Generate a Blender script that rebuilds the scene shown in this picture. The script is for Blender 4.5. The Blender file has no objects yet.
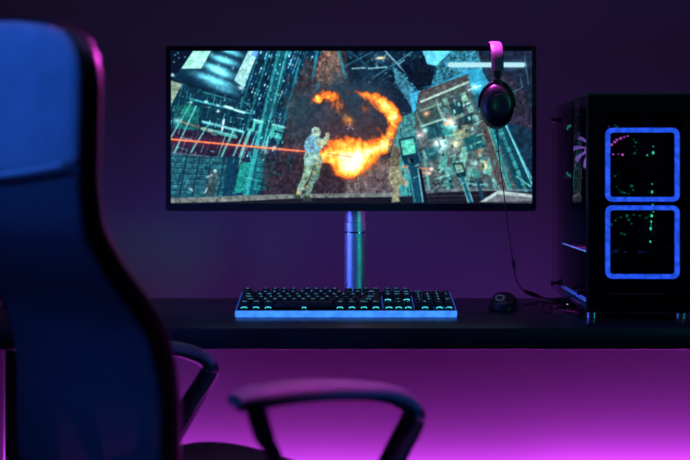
import numpy as np, math
# ---- the picture shown on the monitor, drawn in code -------------------------------
PX0, PX1, PY0, PY1 = 171.0, 532.0, 51.0, 203.5
SS = 2.0
PW, PH = int((PX1-PX0)*SS), int((PY1-PY0)*SS)
rg = np.random.RandomState(7)
YY, XX = np.mgrid[0:PH, 0:PW].astype(np.float64)
XX = XX/SS+PX0; YY = YY/SS+PY0
IMG = np.zeros((PH, PW, 3))

def vnoise(x, y, seed):
    r = np.random.RandomState(seed).rand(64, 64)
    xi = np.floor(x).astype(int); yi = np.floor(y).astype(int)
    fx = x-xi; fy = y-yi
    fx = fx*fx*(3-2*fx); fy = fy*fy*(3-2*fy)
    g = lambda a, b: r[b % 64, a % 64]
    return (g(xi, yi)*(1-fx)+g(xi+1, yi)*fx)*(1-fy)+(g(xi, yi+1)*(1-fx)+g(xi+1, yi+1)*fx)*fy
def fbm(x, y, seed, o=4):
    s = 0; a = .5; t = 0
    for k in range(o):
        s = s+a*vnoise(x*2**k, y*2**k, seed+k); t += a; a *= .55
    return s/t
def mpoly(pts, soft=.45):
    P = np.array(pts, float); d = np.full(XX.shape, 1e9); ins = np.zeros(XX.shape, bool)
    n = len(P)
    for i in range(n):
        a = P[i]; b = P[(i+1) % n]; e = b-a; wx = XX-a[0]; wy = YY-a[1]
        t = np.clip((wx*e[0]+wy*e[1])/max(e@e, 1e-9), 0, 1)
        d = np.minimum(d, np.hypot(wx-e[0]*t, wy-e[1]*t))
        if a[1] != b[1]:
            c = ((a[1] > YY) != (b[1] > YY)) & (XX < (b[0]-a[0])*(YY-a[1])/(b[1]-a[1])+a[0])
            ins ^= c
    sd = np.where(ins, d, -d)
    return np.clip(sd/(2*soft)+.5, 0, 1)
def mline(p, q, w, soft=.4):
    a = np.array(p, float); e = np.array(q, float)-a; wx = XX-a[0]; wy = YY-a[1]
    t = np.clip((wx*e[0]+wy*e[1])/max(e@e, 1e-9), 0, 1)
    return np.clip((w/2-np.hypot(wx-e[0]*t, wy-e[1]*t))/(2*soft)+.5, 0, 1)
def mblob(c, rx, ry, rot=0, pw=1.0):
    r = math.radians(rot); x = XX-c[0]; y = YY-c[1]
    u = (x*math.cos(r)+y*math.sin(r))/rx; v = (-x*math.sin(r)+y*math.cos(r))/ry
    return np.exp(-(u*u+v*v)*pw)
def over(m, col, a=1.0):
    global IMG
    c = np.array(col, float) if not isinstance(col, np.ndarray) else col
    IMG = IMG*(1-(m*a)[..., None])+c*(m*a)[..., None]
def add(m, col, a=1.0):
    global IMG
    IMG = IMG+np.array(col, float)*(m*a)[..., None]
def poly(pts, col, a=1.0, soft=.45, n=0.0, ns=.35, seed=1):
    m = mpoly(pts, soft)
    c = np.array(col, float)
    if n: c = c*(1+n*2*(fbm(XX*ns, YY*ns, seed)-.5))[..., None]
    over(m, c, a); return m
def line(p, q, w, col, a=1.0, soft=.4): over(mline(p, q, w, soft), col, a)
def dashes(m, d, su, sv, wu, wv, dens, cols, seed, a=1.0):
    """little lit windows on a grid turned along direction d"""
    L = math.hypot(*d); dx, dy = d[0]/L, d[1]/L
    u = XX*dx+YY*dy; v = -XX*dy+YY*dx
    iu = np.floor(u/su).astype(int); iv = np.floor(v/sv).astype(int)
    r = np.random.RandomState(seed).rand(97, 89, 3)
    h = r[iu % 97, iv % 89]
    fu = np.abs(u/su-iu-.5)*su; fv = np.abs(v/sv-iv-.5)*sv
    k = np.clip((wu/2-fu)/.5+.5, 0, 1)*np.clip((wv/2-fv)/.5+.5, 0, 1)*(h[..., 0] < dens)
    C = np.array(cols, float)[(h[..., 1]*len(cols)).astype(int) % len(cols)]*(.45+.75*h[..., 2])[..., None]
    over(m*k, C, a)
def grain(m, amp, s, seed, tint=(1, 1, 1)):
    global IMG
    f = (fbm(XX*s, YY*s, seed, 3)-.5)*2*amp
    IMG = IMG*(1+(m*f)[..., None]*np.array(tint))

ONE = np.ones(XX.shape)
IMG[:] = (14, 48, 64)
grain(ONE, .6, .12, 3)
# --- left: scaffolded hall and lit towers
m = poly([(236, 50), (345, 50), (318, 130), (300, 200), (225, 200), (240, 120)], (10, 42, 66))
dashes(m, (-.36, .93), 3.6, 3.1, 2.4, 1.1, .55, [(90, 170, 190), (40, 120, 140), (150, 215, 220), (20, 80, 110)], 11)
dashes(m, (-.36, .93), 7.0, 5.2, 4.6, .7, .3, [(170, 230, 235), (60, 140, 160)], 12, .8)
grain(m, .5, .16, 44)
poly([(171, 84), (250, 96), (246, 128), (171, 128)], (12, 46, 66), n=.4)
m = mpoly([(171, 84), (250, 98), (246, 150), (171, 150)])
dashes(m, (-.2, .98), 7.5, 3.4, 6.2, 1.0, .7, [(34, 100, 112), (22, 76, 94), (60, 140, 145)], 21)
dashes(m, (-.97, -.2), 2.6, 5.0, 1.3, .9, .2, [(140, 210, 210), (70, 160, 160)], 22)
poly([(176, 104), (200, 106), (198, 128), (171, 140)], (26, 92, 92), .7, n=.6, ns=.5, seed=9)
poly([(171, 128), (252, 136), (243, 168), (171, 158)], (40, 26, 50), n=.4)
dashes(mpoly([(171, 128), (252, 136), (243, 160), (171, 156)]), (-.35, .93), 9, 4.6, 8, .8, .55, [(70, 120, 125), (50, 80, 95)], 23)
# ledges
line((191, 99), (249, 113), 2.0, (50, 135, 145)); line((203, 92), (250, 104), 1.2, (40, 110, 120))
line((203, 121.5), (243, 131.5), 2.4, (105, 170, 178)); line((202, 128.5), (236, 137), 3.0, (62, 128, 128))
line((203, 127.4), (236, 135.4), .8, (120, 175, 165))
line((224, 106), (232, 108), 2.2, (185, 235, 240)); line((234, 109.5), (244, 112.5), 2.0, (170, 225, 235))
for x, y in ((191, 102), (206, 101.5), (218, 105), (218, 111)): over(mblob((x, y), 1.5, 1.2), (200, 235, 235))
line((224, 119.5), (223, 124), 1.8, (215, 225, 240)); line((222.5, 127.5), (222, 130), 1.6, (210, 220, 235))
over(mblob((177, 120.5), 3.4, 2.6), (120, 180, 185), .9)
for p, q, w in (((196, 106), (174, 153), 1.6), ((191, 103), (171, 137), 1.3), ((210, 121), (191, 152), 1.4),
                ((233, 131), (221, 157), 2.0), ((226, 134), (217, 158), 1.0), ((244, 132), (233, 156), 1.4), ((250, 130), (236, 168), 3.4)):
    line(p, q, w, (88, 170, 160), .85)
over(mblob((188, 110), 7, 4, 100), (30, 130, 105), .6)
# lower wall of stacked panels
m = poly([(171, 153), (236, 158), (228, 197), (171, 198)], (30, 78, 92), n=.5, ns=.4, seed=31)
for k in range(7):
    y = 156+k*5.6; line((171, y), (236, y+3.4-k*.3), 1.0, (16, 48, 66), .8); line((171, y+1.4), (236, y+4.4-k*.3), .8, (62, 120, 128), .45)
for x in (183, 196, 208, 221): line((x+4, 155), (x-4, 197), 1.4, (14, 42, 60), .9)
poly([(228, 155), (240, 157), (232, 197), (222, 197)], (14, 52, 76), n=.3)
poly([(240, 163), (253, 161), (247, 190), (234, 193)], (28, 122, 116), n=.35, ns=.6)
line((235, 178), (250, 175), 1, (12, 60, 70), .7)
line((171, 152), (208, 156), 1.4, (110, 100, 110), .6)
# tall struts
for p, q, w, c in (((285, 50), (252, 196), 9, (16, 78, 92)), ((279, 50), (244, 196), 3, (36, 120, 126)), ((287, 50), (262, 150), 1.6, (60, 150, 155)),
                   ((269, 50), (246, 130), 2.2, (24, 92, 104)), ((262, 120), (246, 196), 4, (44, 142, 146)), ((300, 60), (276, 150), 2.2, (34, 110, 120)),
                   ((258, 55), (240, 110), 1.2, (30, 100, 120))):
    line(p, q, w, c, .9)
m = mpoly([(280, 50), (294, 50), (262, 160), (250, 160)])
dashes(m, (-.24, .97), 3.0, 2.8, 1.8, 1.3, .4, [(110, 190, 195), (20, 60, 84), (60, 150, 155)], 25)
# lit boxes on the struts
poly([(254, 119), (262, 121), (261, 132), (251, 131)], (70, 165, 155)); poly([(255.5, 123), (259.5, 124), (258, 131), (254, 131)], (20, 60, 80))
line((254, 119.5), (262, 121.5), 1.8, (140, 215, 205))
poly([(272, 124), (284, 127), (281, 139), (268, 136)], (62, 160, 152)); line((272, 124), (284, 127), 1.6, (130, 210, 200))
line((275, 131), (277.5, 131.6), 2.2, (14, 50, 60)); line((279, 132), (281.5, 132.6), 2.2, (14, 50, 60))
line((268, 137), (263, 162), 1.8, (100, 185, 175), .9); line((256, 133), (251, 147), 1.2, (90, 170, 160), .8)
poly([(258, 160), (276, 160), (271, 190), (253, 190)], (28, 112, 116), .85, n=.4, ns=.5)
for y in (166, 172, 178, 184): line((256, y), (273, y+1), 1.1, (12, 52, 66), .8)
# hanging display
poly([(171, 51), (193, 51), (171, 82)], (10, 20, 42))
for x, y in ((175, 55), (179, 58), (174, 62), (185, 57), (178, 53)): over(mblob((x, y), .8, .8), (90, 130, 150))
over(mblob((172.5, 75), 2, 1.6, 30), (170, 220, 220))
poly([(171, 80.5), (182, 84), (172, 103), (171, 103)], (120, 132, 116), n=.2); line((171, 89), (178, 90), .7, (70, 80, 80))
poly([(193, 51), (211, 51), (201, 69), (181, 69)], (140, 196, 180), n=.25, ns=.2, seed=5); line((188, 60), (206, 64), .6, (90, 140, 140), .7)
m = poly([(174, 79.5), (181.5, 68.5), (202, 68.5), (212, 50), (247, 50), (234, 80), (241.5, 89), (239, 101)], (12, 40, 62))
for c, rx, ry, a in (((231, 52), 12, 2.6, .8), ((224, 60), 13, 3.2, 1), ((217, 68.5), 14, 3.2, 1), ((221, 73.5), 11, 2.6, .8), ((214, 80), 19, 3.8, .95), ((222, 89), 16, 3.0, .4)):
    add(m*mblob(c, rx, ry, 19), (110, 190, 190), a)
for k in range(5): over(m*mblob((205+k*7, 62+k*1.5-(k % 2)*9), 1.2, 1.6, 20), (200, 245, 240), .35)
poly([(248, 51), (258.5, 51), (243.5, 88), (234, 80)], (136, 176, 176), n=.25, ns=.3, seed=8); poly([(253, 51), (259, 51), (256, 58), (251, 55)], (60, 110, 190), .7)
over(mblob((241, 88), 3, 1.6, 20), (190, 215, 215), .8); line((175, 80), (240, 101.5), 1.0, (8, 22, 36))
# --- centre: broken tower, rubble, smoke
m = poly([(326, 50), (349, 50), (356, 100), (350, 198), (262, 198), (282, 150), (290, 100), (307, 56), (312, 62)], (58, 46, 52), n=.8, ns=.3, seed=51)
dashes(m, (-.25, .97), 5, 3.2, 3, .8, .35, [(150, 105, 90), (50, 34, 48), (40, 90, 100)], 52, .6)
poly([(322, 50), (338, 50), (343, 82), (328, 90), (314, 78)], (104, 76, 68), n=.7, ns=.45, seed=53)
line((317, 52), (313, 76), 3, (34, 110, 140), .8); line((318, 84), (310, 112), 4, (24, 110, 136), .8); line((306, 60), (300, 120), 3, (60, 44, 60), .7)
line((338, 50), (345, 78), 3, (30, 130, 150), .7)
m = poly([(262, 152), (352, 150), (352, 198), (262, 198)], (44, 34, 46), .8, soft=4, n=.8, ns=.35, seed=54)
dashes(m, (-.1, 1), 6, 4, 4, .8, .3, [(100, 80, 90), (30, 60, 80)], 55, .6)
poly([(345, 158), (398, 150), (404, 198), (345, 198)], (84, 72, 78), .95, soft=2, n=.55, ns=.35, seed=56)
dashes(mpoly([(345, 168), (398, 160), (404, 196), (345, 196)]), (.1, 1), 9, 3.4, 7, .9, .5, [(140, 124, 124), (60, 52, 66)], 57, .6)
# --- top centre and right: lattice roof, dark blocks, cyan sky
poly([(345, 50), (436, 50), (446, 112), (400, 150), (352, 110)], (12, 34, 54), n=.6, ns=.25, seed=61)
m = mpoly([(345, 50), (436, 50), (446, 112), (400, 140), (370, 90)])
dashes(m, (.75, -.65), 6, 3.4, 4.4, .8, .5, [(40, 100, 120), (24, 66, 90), (90, 150, 165)], 62, .8)
dashes(m, (.62, .78), 4, 4, 2.4, 1.6, .25, [(60, 130, 150), (10, 24, 44)], 63, .9)
for p, q, w, c in (((345, 66), (372, 52), 1.6, (30, 84, 104)), ((350, 52), (372, 70), 1.4, (30, 84, 104)), ((372, 78), (412, 52), 1.2, (60, 120, 140)),
                   ((384, 50), (418, 86), 1.4, (120, 170, 190)), ((376, 60), (400, 74), 2.0, (20, 60, 84)), ((398, 64), (404, 60), 1.2, (110, 160, 170)),
                   ((352, 68.5), (365, 67.8), 1.3, (160, 190, 195)), ((368, 68.5), (386, 67), 1.3, (150, 195, 195)), ((418, 70), (426, 71), 1.4, (150, 130, 90))):
    line(p, q, w, c, .85)
poly([(392, 66), (403, 74), (420, 98), (412, 108), (396, 84)], (54, 116, 138), .9, n=.6, ns=.5, seed=64)
poly([(388, 82), (400, 92), (412, 112), (402, 122), (386, 110)], (12, 26, 48), .9, n=.7, ns=.6, seed=67)
poly([(400, 66), (408, 64), (420, 84), (416, 88)], (8, 14, 34), .9)
poly([(412, 60), (428, 55), (434, 84), (418, 92)], (9, 18, 36), .85, n=.7, ns=.4, seed=65)
over(mblob((380.5, 58), 5.5, 1.5, -4, 1.6), (225, 190, 130)); add(mblob((380.5, 58), 9, 4), (60, 60, 60), .6)
poly([(422, 50), (452, 50), (436, 66), (427, 64)], (84, 172, 196), n=.1)
m = poly([(436, 66), (452, 50), (476, 50), (482, 70), (438, 90), (430, 88)], (38, 92, 112), n=.75, ns=.5, seed=66)
dashes(m, (.8, -.6), 3.4, 3.0, 2.4, 1.0, .5, [(90, 160, 178), (10, 40, 60)], 68, .8)
poly([(409, 94), (420, 90), (423, 110), (412, 113)], (56, 156, 196)); poly([(420, 88), (438, 84), (466, 70), (480, 68), (496, 95), (490, 112), (474, 110), (468, 82)], (40, 124, 156), n=.12)
poly([(476, 50), (533, 50), (533, 130), (516, 122), (498, 92), (484, 74)], (26, 36, 56), n=.5, ns=.2, seed=69)
poly([(488, 72), (508, 74), (523, 90), (533, 128), (533, 180), (498, 100)], (44, 38, 58), n=.6, ns=.35, seed=70)
for p, q in (((511, 93), (522, 87)), ((511, 93), (508, 100)), ((522, 87), (520, 78)), ((477, 50), (482, 72)), ((524, 56), (528, 84))): line(p, q, 1.0, (70, 110, 128), .7)
# --- pale towers left of the brick block
m = poly([(396, 118), (414, 112), (424, 150), (430, 196), (398, 196), (392, 150)], (54, 130, 134), n=.4, ns=.4, seed=71)
dashes(m, (.12, 1), 6, 2.8, 4.8, 1.1, .7, [(110, 180, 178), (24, 76, 92), (80, 150, 150)], 72, .9)
# --- brick block
B = poly([(418, 92), (467, 74), (472, 92), (512, 197), (424, 197), (414, 120)], (76, 72, 74), n=.5, ns=.4, seed=73)
dashes(B, (.93, -.37), 3.2, 1.8, 2.8, 1.0, .35, [(108, 88, 84), (56, 52, 62), (74, 112, 112)], 74, .7)
line((421, 101.5), (468, 82), 2.2, (150, 172, 160)); line((422, 103.4), (469, 84), .9, (60, 60, 66))
line((424, 108), (470, 93), 1.2, (50, 44, 54)); line((419, 93), (467, 75), .9, (70, 54, 60))
for (cx, cy, w, h, r, c) in ((445, 101.5, 5, 7, -20, (120, 160, 140)), (464, 98, 6, 11, -22, (150, 186, 160)), (466, 104, 9, 2, -22, (190, 225, 220)),
                             (470, 109, 6, 7, -22, (120, 164, 150)), (476, 121, 7, 8, -22, (112, 158, 148)), (434, 106, 6, 4, -22, (110, 130, 112)),
                             (446, 110, 4, 7, -20, (70, 120, 130)), (458, 115.5, 5, 4, -22, (120, 112, 90)), (466, 127, 6, 5, -22, (130, 118, 100)),
                             (443, 161, 8, 17, 8, (84, 150, 140)), (447, 176, 7, 20, 12, (96, 150, 140)), (463, 157, 7, 20, 12, (120, 170, 150)), (468, 173, 6, 14, 14, (100, 150, 140)),
                             (451, 172, 3, 34, 12, (60, 130, 130)), (484, 140, 6, 22, 22, (104, 150, 144)), (491, 160, 8, 30, 20, (96, 146, 140)), (479, 152, 5, 9, 10, (150, 92, 70)),
                             (499, 178, 7, 20, 20, (84, 140, 136)), (426, 170, 3, 40, -8, (90, 150, 148)), (420, 172, 2, 44, -6, (60, 60, 76))):
    a = math.radians(r); P = [(cx+u*w/2*math.cos(a)-v*h/2*math.sin(a)*-1*-1, cy+u*w/2*math.sin(a)+v*h/2*math.cos(a)) for u, v in ((-1, -1), (1, -1), (1, 1), (-1, 1))]
    poly(P, c, .85, n=.5, ns=.8, seed=int(cx))
# awnings and boxes
for P, c in (([(449, 104), (461, 100), (464, 112), (453, 117)], (14, 44, 56)), ([(455, 120), (472, 112), (476, 122), (458, 126)], (20, 28, 42)),
             ([(472, 96), (478, 92), (484, 110), (478, 114)], (24, 70, 90)), ([(423, 126), (442, 120), (447, 135), (429, 139)], (10, 48, 60)),
             ([(440, 124), (456, 126), (458, 136), (444, 138)], (30, 110, 112)), ([(462, 136), (480, 134), (486, 146), (466, 152)], (14, 70, 80)),
             ([(424, 148), (436, 146), (438, 158), (428, 160)], (20, 70, 84)), ([(452, 130), (466, 128), (470, 136), (455, 140)], (130, 120, 90))):
    poly(P, c, .9, n=.35, ns=.5)
poly([(415, 111), (437, 104), (443, 120), (421, 127)], (110, 130, 118)); poly([(417, 112.5), (436, 106), (441, 118), (422, 124.6)], (48, 58, 58), n=.3)
line((437, 104), (444, 120), 1.4, (140, 160, 150)); line((440, 104), (446, 120), .8, (110, 140, 140)); line((421, 126), (443, 119), 1.2, (150, 176, 170))
over(mblob((426, 113.5), 2.4, 2.2, 0, 1.3), (255, 150, 110)); add(mblob((426, 113.5), 5, 5), (120, 50, 30), .5)
for c, r, col in (((450, 122), 3.2, (255, 200, 170)), ((446, 123.5), 1.6, (250, 120, 90)), ((453, 125.5), 2.6, (190, 240, 240)), ((419.5, 135), 2.6, (235, 190, 190)),
                  ((443, 143), 3.6, (190, 250, 250)), ((455.6, 143.4), 2.8, (255, 230, 150)), ((436, 142.6), 2, (225, 235, 220)), ((475, 163), 1.7, (230, 230, 230)),
                  ((484, 166), 2.0, (255, 215, 130)), ((441.5, 148), 2, (160, 230, 230)), ((425, 130), 1.8, (170, 220, 220)), ((474, 87), 2.2, (200, 245, 240))):
    over(mblob(c, r, r, 0, 1.2), col); add(mblob(c, r*2.6, r*2.2), np.array(col)*.3, .8)
line((468, 90), (480, 85.5), 1.6, (190, 240, 235), .8); line((484, 161), (484.6, 170), 2.2, (250, 200, 110), .8)
line((440, 138), (462, 132), 1.2, (220, 220, 180), .6)
# far right raking facade
poly([(478, 120), (486, 118), (522, 194), (500, 196)], (86, 62, 62), n=.5, ns=.5)
for x0, x1, w, c in ((490, 512, 3.0, (30, 120, 124)), (494, 520, 3.4, (14, 56, 76)), (498, 527, 3.6, (44, 112, 118)), (502, 533, 2, (12, 60, 82)), (505, 536, 1.4, (110, 190, 196)), (487, 509, 1.0, (90, 160, 150))):
    line((x0, 124), (x1, 194), w, c)
dashes(mpoly([(494, 122), (502, 120), (536, 194), (512, 194)]), (.39, .92), 2.6, 9, 1.0, 5, .85, [(16, 66, 84), (60, 150, 150)], 81, .7)
poly([(508, 122), (533, 130), (533, 180), (530, 180)], (16, 44, 64), .9, n=.5, ns=.2)
line((505, 124), (531, 178), 1.3, (90, 170, 184), .8); line((516, 176), (530, 186), 1.4, (130, 200, 196), .7)
m = mpoly([(283, 60), (326, 50), (345, 60), (345, 120), (300, 190), (262, 190)], 4)
dashes(m, (-.3, .95), 4.2, 2.6, 2.8, 1.1, .3, [(36, 100, 116), (120, 88, 76), (16, 40, 58), (90, 64, 60)], 58, .75)
for q in range(40):
    x = 285+rg.rand()*55; y = 60+rg.rand()*125; over(m*mblob((x, y), 1.2+rg.rand()*3, 2+rg.rand()*6, 15), [(24, 70, 88), (120, 86, 74), (14, 26, 40)][q % 3], .5)
m = mpoly([(398, 118), (470, 80), (500, 118), (530, 195), (398, 195)], 2); over(m, (30, 96, 104), .20)
dashes(mpoly([(436, 104), (474, 96), (508, 190), (446, 192)]), (.28, .96), 5.5, 6.0, 3.6, 2.6, .3, [(130, 190, 176), (90, 160, 160), (20, 50, 62)], 59, .75)
# --- smoke and fire
def cloud(c, rx, ry, col, a, s, seed, th=.0, rot=0):
    f = mblob(c, rx, ry, rot)*(.55+1.1*(fbm(XX*s, YY*s, seed)-.3))
    over(np.clip((f-th)/(1-th)*1.5, 0, 1), col, a)
cloud((350, 108), 38, 25, (44, 52, 70), .95, .09, 91); cloud((362, 104), 26, 20, (34, 46, 66), .95, .1, 92)
cloud((330, 124), 26, 14, (70, 52, 66), .8, .12, 93); cloud((352, 96), 18, 10, (34, 84, 100), .8, .1, 94); cloud((304, 112), 22, 22, (30, 66, 80), .6, .1, 95)
cloud((322, 122), 22, 26, (34, 54, 70), .85, .09, 99); cloud((352, 128), 32, 12, (66, 50, 62), .9, .1, 96); cloud((345, 116), 34, 20, (48, 50, 66), .7, .2, 97); cloud((358, 110), 20, 12, (34, 62, 80), .6, .15, 98)
for q in range(26):
    t = rg.rand()*6.28; cloud((350+rg.randn()*16, 114+rg.randn()*11), 7, 5, ((36, 44, 62), (84, 62, 70), (60, 64, 80))[q % 3], .45, .3, 200+q, 0, math.degrees(t))
BL = [((378, 101), 10, 7, 40, .72), ((386, 108), 10, 7, 35, .82), ((394, 118), 7, 7, 60, .85), ((364, 94), 8, 5, 20, .5), ((318, 99), 6, 5, 0, .78),
      ((329, 95), 10, 6, 10, .66), ((337, 106), 8, 12, 20, .5), ((352, 92), 10, 5, 0, .42), ((391, 131), 5.5, 12, 15, .84), ((372, 97), 7, 5, 20, .62), ((310, 104), 4, 4, 0, .4), ((384, 145), 7, 8, -35, .8), ((356, 155), 24, 11, -16, .98),
      ((352, 162), 14.5, 12.5, 0, 1.25), ((325, 156), 12, 7, 10, .72), ((336, 150), 14, 8, -10, .66), ((318, 160), 6, 5, 0, .5), ((349, 120), 7, 5, 30, .46), ((346, 144), 20, 8, -10, .6), ((370, 149), 11, 6, -20, .75)]
BL += [((346, 118), 22, 15, 10, .36), ((366, 108), 12, 9, 30, .38), ((330, 140), 14, 8, -20, .44), ((374, 132), 12, 12, 0, .36)]
F = np.zeros(XX.shape)
for c, rx, ry, rot, w in BL: F = (F**3+(w*mblob(c, rx*1.1, ry*1.1, rot, .8))**3)**(1/3)
wx = fbm(XX*.09, YY*.09, 141, 3)*4; wy = fbm(XX*.09+9, YY*.09, 145, 3)*4
N1 = fbm(XX*.17+wx, YY*.17+wy, 151, 5); N2 = fbm(XX*.07+wx*.3, YY*.07, 155, 2)
F = F*(.35+1.0*N1+.4*N2)-.24-.12*(1-N1)
K = np.array([(0, 70, 34, 38), (.08, 130, 52, 36), (.2, 214, 88, 36), (.34, 250, 132, 44), (.5, 255, 178, 70), (.68, 255, 220, 120), (.95, 255, 248, 200)])
C = np.stack([np.interp(F, K[:, 0], K[:, i]) for i in (1, 2, 3)], -1)
over(np.clip(F*4+.22, 0, 1)**1.4, C)
cloud((350, 112), 26, 15, (44, 58, 72), .75, .13, 160, .12); cloud((334, 128), 16, 10, (56, 50, 62), .6, .15, 161, .1); cloud((366, 126), 16, 10, (50, 46, 58), .6, .15, 162, .1)
over(mblob((348, 119), 5, 4, 30)*np.clip(fbm(XX*.4, YY*.4, 163)*1.6-.2, 0, 1), (214, 140, 70), .8)
add(mblob((356, 160), 20, 13), (70, 46, 10), .7); add(mblob((360, 150), 46, 34), (46, 14, 2), .6)
line((347.2, 129), (349.2, 127.2), .7, (220, 220, 225), .7); line((353, 129), (351, 127.2), .7, (220, 220, 225), .7); line((350, 124), (350, 125.6), .7, (220, 220, 225), .6)
# --- ground
poly([(170, 198), (240, 195), (300, 193.5), (400, 192), (400, 199), (300, 199), (220, 203), (170, 204)], (98, 100, 98), n=.35, ns=.3, seed=121)
poly([(170, 202.6), (230, 201.2), (300, 197.6), (400, 196.4), (440, 192), (496, 190), (533, 192), (533, 204), (170, 204)], (24, 22, 34), n=.3, ns=.2, seed=122)
line((404, 196), (482, 195), 1.4, (60, 56, 78), .6); line((410, 200), (470, 199), 1, (52, 50, 70), .5); line((426, 189.6), (533, 189.6), 1.6, (96, 98, 108), .8)
poly([(497, 190), (533, 194), (533, 200.5), (479, 201.5)], (140, 150, 150), n=.2); poly([(497, 194), (533, 197), (533, 203), (484, 202)], (70, 66, 76), .7)
line((467, 183), (486, 184.5), 3.4, (90, 140, 150)); line((470, 181.3), (482, 182.4), 2.2, (24, 50, 66)); over(mblob((470, 185), 1.4, 1.4), (20, 26, 34)); over(mblob((482, 186), 1.4, 1.4), (20, 26, 34))
# --- red beam
def beam(p, q, w, a=1.0):
    add(mline(p, q, w*3, w*1.4), (100, 10, 8), .4*a); over(mline(p, q, w*.75, .5), (236, 76, 46), a); over(mline(p, q, w*.4, .4), (255, 160, 104), .8*a)
beam((170, 138.8), (306, 151.2), 2.2); beam((328, 153.4), (352, 156.6), 1.4, .8); beam((180, 121), (214, 132), .7, .55); beam((402, 166.4), (431, 169), 1.2, .8); beam((406, 170.6), (429, 173), 1.2, .7)
over(mblob((431, 168.6), 2, 1.6), (250, 220, 200)); over(mblob((429, 173), 1.8, 1.5), (250, 200, 180)); over(mblob((274, 147), 2, 1), (240, 200, 190), .8)
# --- figures in the picture
def fig(parts):
    for P, c in parts: poly(P, c, 1, .5, n=.5, ns=.55, seed=int(P[0][0]))
fig([([(303.5, 146), (306, 138), (311, 134), (317, 134.5), (322, 139), (322, 146), (319, 152.5), (306, 153)], (104, 146, 166)),
     ([(305, 152), (319, 152), (322, 160), (321, 168), (304.5, 168), (303.5, 158)], (120, 150, 142)),
     ([(304.5, 165), (313, 165), (309, 178), (303, 187), (300, 197), (295.5, 196), (297.5, 187), (302, 177)], (110, 132, 112)),
     ([(312, 165), (321.5, 163), (319, 176), (313.5, 184), (309.5, 197), (304.5, 200), (304, 195), (307.5, 184), (311, 175)], (86, 112, 100)),
     ([(311.5, 129), (314.5, 126.6), (318.5, 127.4), (320.6, 131), (320, 135), (315, 137), (311.5, 134)], (150, 168, 150)),
     ([(316, 138), (322, 139), (326, 134.5), (329.5, 137), (327, 143), (322, 147.5), (317, 146)], (168, 176, 146)),
     ([(325, 133), (328, 131.6), (330, 135), (327.5, 138)], (190, 180, 150)),
     ([(293.5, 194), (300, 194), (301, 198.5), (294, 198)], (60, 66, 58)), ([(303, 196), (309.5, 195), (311.5, 200.5), (303, 201)], (50, 58, 54))])
for x, y in ((318, 158), (319, 166), (314, 172), (307, 186), (298, 192), (316, 163)): over(mblob((x, y), 1.8, 1.4), (210, 160, 80), .6)
for x, y in ((309, 162), (313, 156), (308, 171), (303, 188)): over(mblob((x, y), 2.2, 1.6, 30), (190, 230, 225), .6)
fig([([(388, 138), (391, 136), (393.5, 139), (393, 143), (389, 144)], (170, 100, 70)),
     ([(388, 146), (395, 145), (400, 149), (400, 160), (398, 168), (389, 167), (387, 156)], (96, 86, 74)),
     ([(380, 156), (390, 152), (391, 157), (382, 160)], (60, 50, 56)),
     ([(389, 166), (399, 166), (402, 176), (408, 182), (406, 186), (399, 184), (398, 196), (400, 201), (391, 202), (393, 188), (388, 178)], (128, 120, 98))])
fig([([(211, 171), (216, 169), (217, 173), (219, 178), (216, 184), (209, 184), (207, 177)], (58, 76, 84)), ([(207, 183), (216, 183), (214, 194), (209, 196), (204, 194)], (46, 62, 66)),
     ([(213.5, 169), (216, 168.5), (217, 171), (214.6, 172.5)], (150, 170, 160)), ([(206, 176), (212, 173.6), (213, 175), (207, 178)], (120, 140, 140))])
line((207, 188), (205, 192), 1.6, (150, 170, 170), .8)
over(mblob((191, 189), 2.6, 1, 40), (180, 200, 200), .8)
# --- kiosks
poly([(398, 139), (414.5, 135.4), (420, 155), (420.5, 162), (411, 167), (404, 163), (401.5, 158)], (16, 50, 72)); line((414.5, 136), (420, 160), 1.6, (40, 96, 120))
poly([(400, 140.6), (413, 137.8), (416.4, 152.6), (402.8, 155.2)], (74, 158, 140), n=.45, ns=.25); poly([(409, 159), (413, 158), (413.5, 162), (409.6, 163)], (6, 16, 30))
poly([(407.5, 166), (418.5, 166), (425, 202), (412.5, 202.5)], (16, 62, 84)); line((408.5, 169), (414.5, 201), .9, (80, 140, 150)); line((417.5, 168), (422.5, 201), 1.0, (120, 170, 176)); poly([(418.5, 168), (421, 168), (427, 202), (424, 202)], (10, 16, 32))
poly([(452, 163), (462.5, 162), (466, 175), (462, 178), (457, 176.6)], (12, 40, 54)); poly([(454, 164.6), (461.4, 163.8), (463.6, 171.4), (456.4, 172.6)], (120, 160, 140), n=.3)
poly([(459.5, 176), (464, 176), (473, 201.5), (467.5, 202)], (24, 76, 92)); line((460, 178), (468, 202), .7, (120, 180, 184)); line((464.3, 178), (472.4, 201), .7, (120, 180, 184))
poly([(471, 170), (477, 169), (480, 176), (474, 178)], (50, 110, 110)); poly([(474.5, 178), (477, 178), (484.5, 198), (480.5, 199)], (20, 56, 76))
for k in range(16):   # tangle of small leaves
    x, y = 434+rg.rand()*16, 168+rg.rand()*22; line((x, y), (x+rg.randn()*3, y+rg.rand()*4), 1.4, (26, 54, 58) if k % 3 else (110, 160, 150), .8)
m = mpoly([(396, 92), (470, 74), (500, 120), (515, 195), (400, 195)])
for q in range(150):      # ledges, pipes and window heads on the block
    x = 402+rg.rand()*98; y = 96+rg.rand()*92; L_ = 1.5+rg.rand()*5; t = math.radians(-20 if rg.rand() < .6 else 68)+rg.randn()*.05
    c = [(20, 34, 46), (130, 170, 160), (34, 100, 108), (60, 44, 48), (90, 140, 136)][q % 5]
    over(m*mline((x, y), (x+L_*math.cos(t), y+L_*math.sin(t)), .6+rg.rand()*1.3), c, .6)
m = mpoly([(171, 86), (320, 86), (300, 196), (171, 196)])
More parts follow.
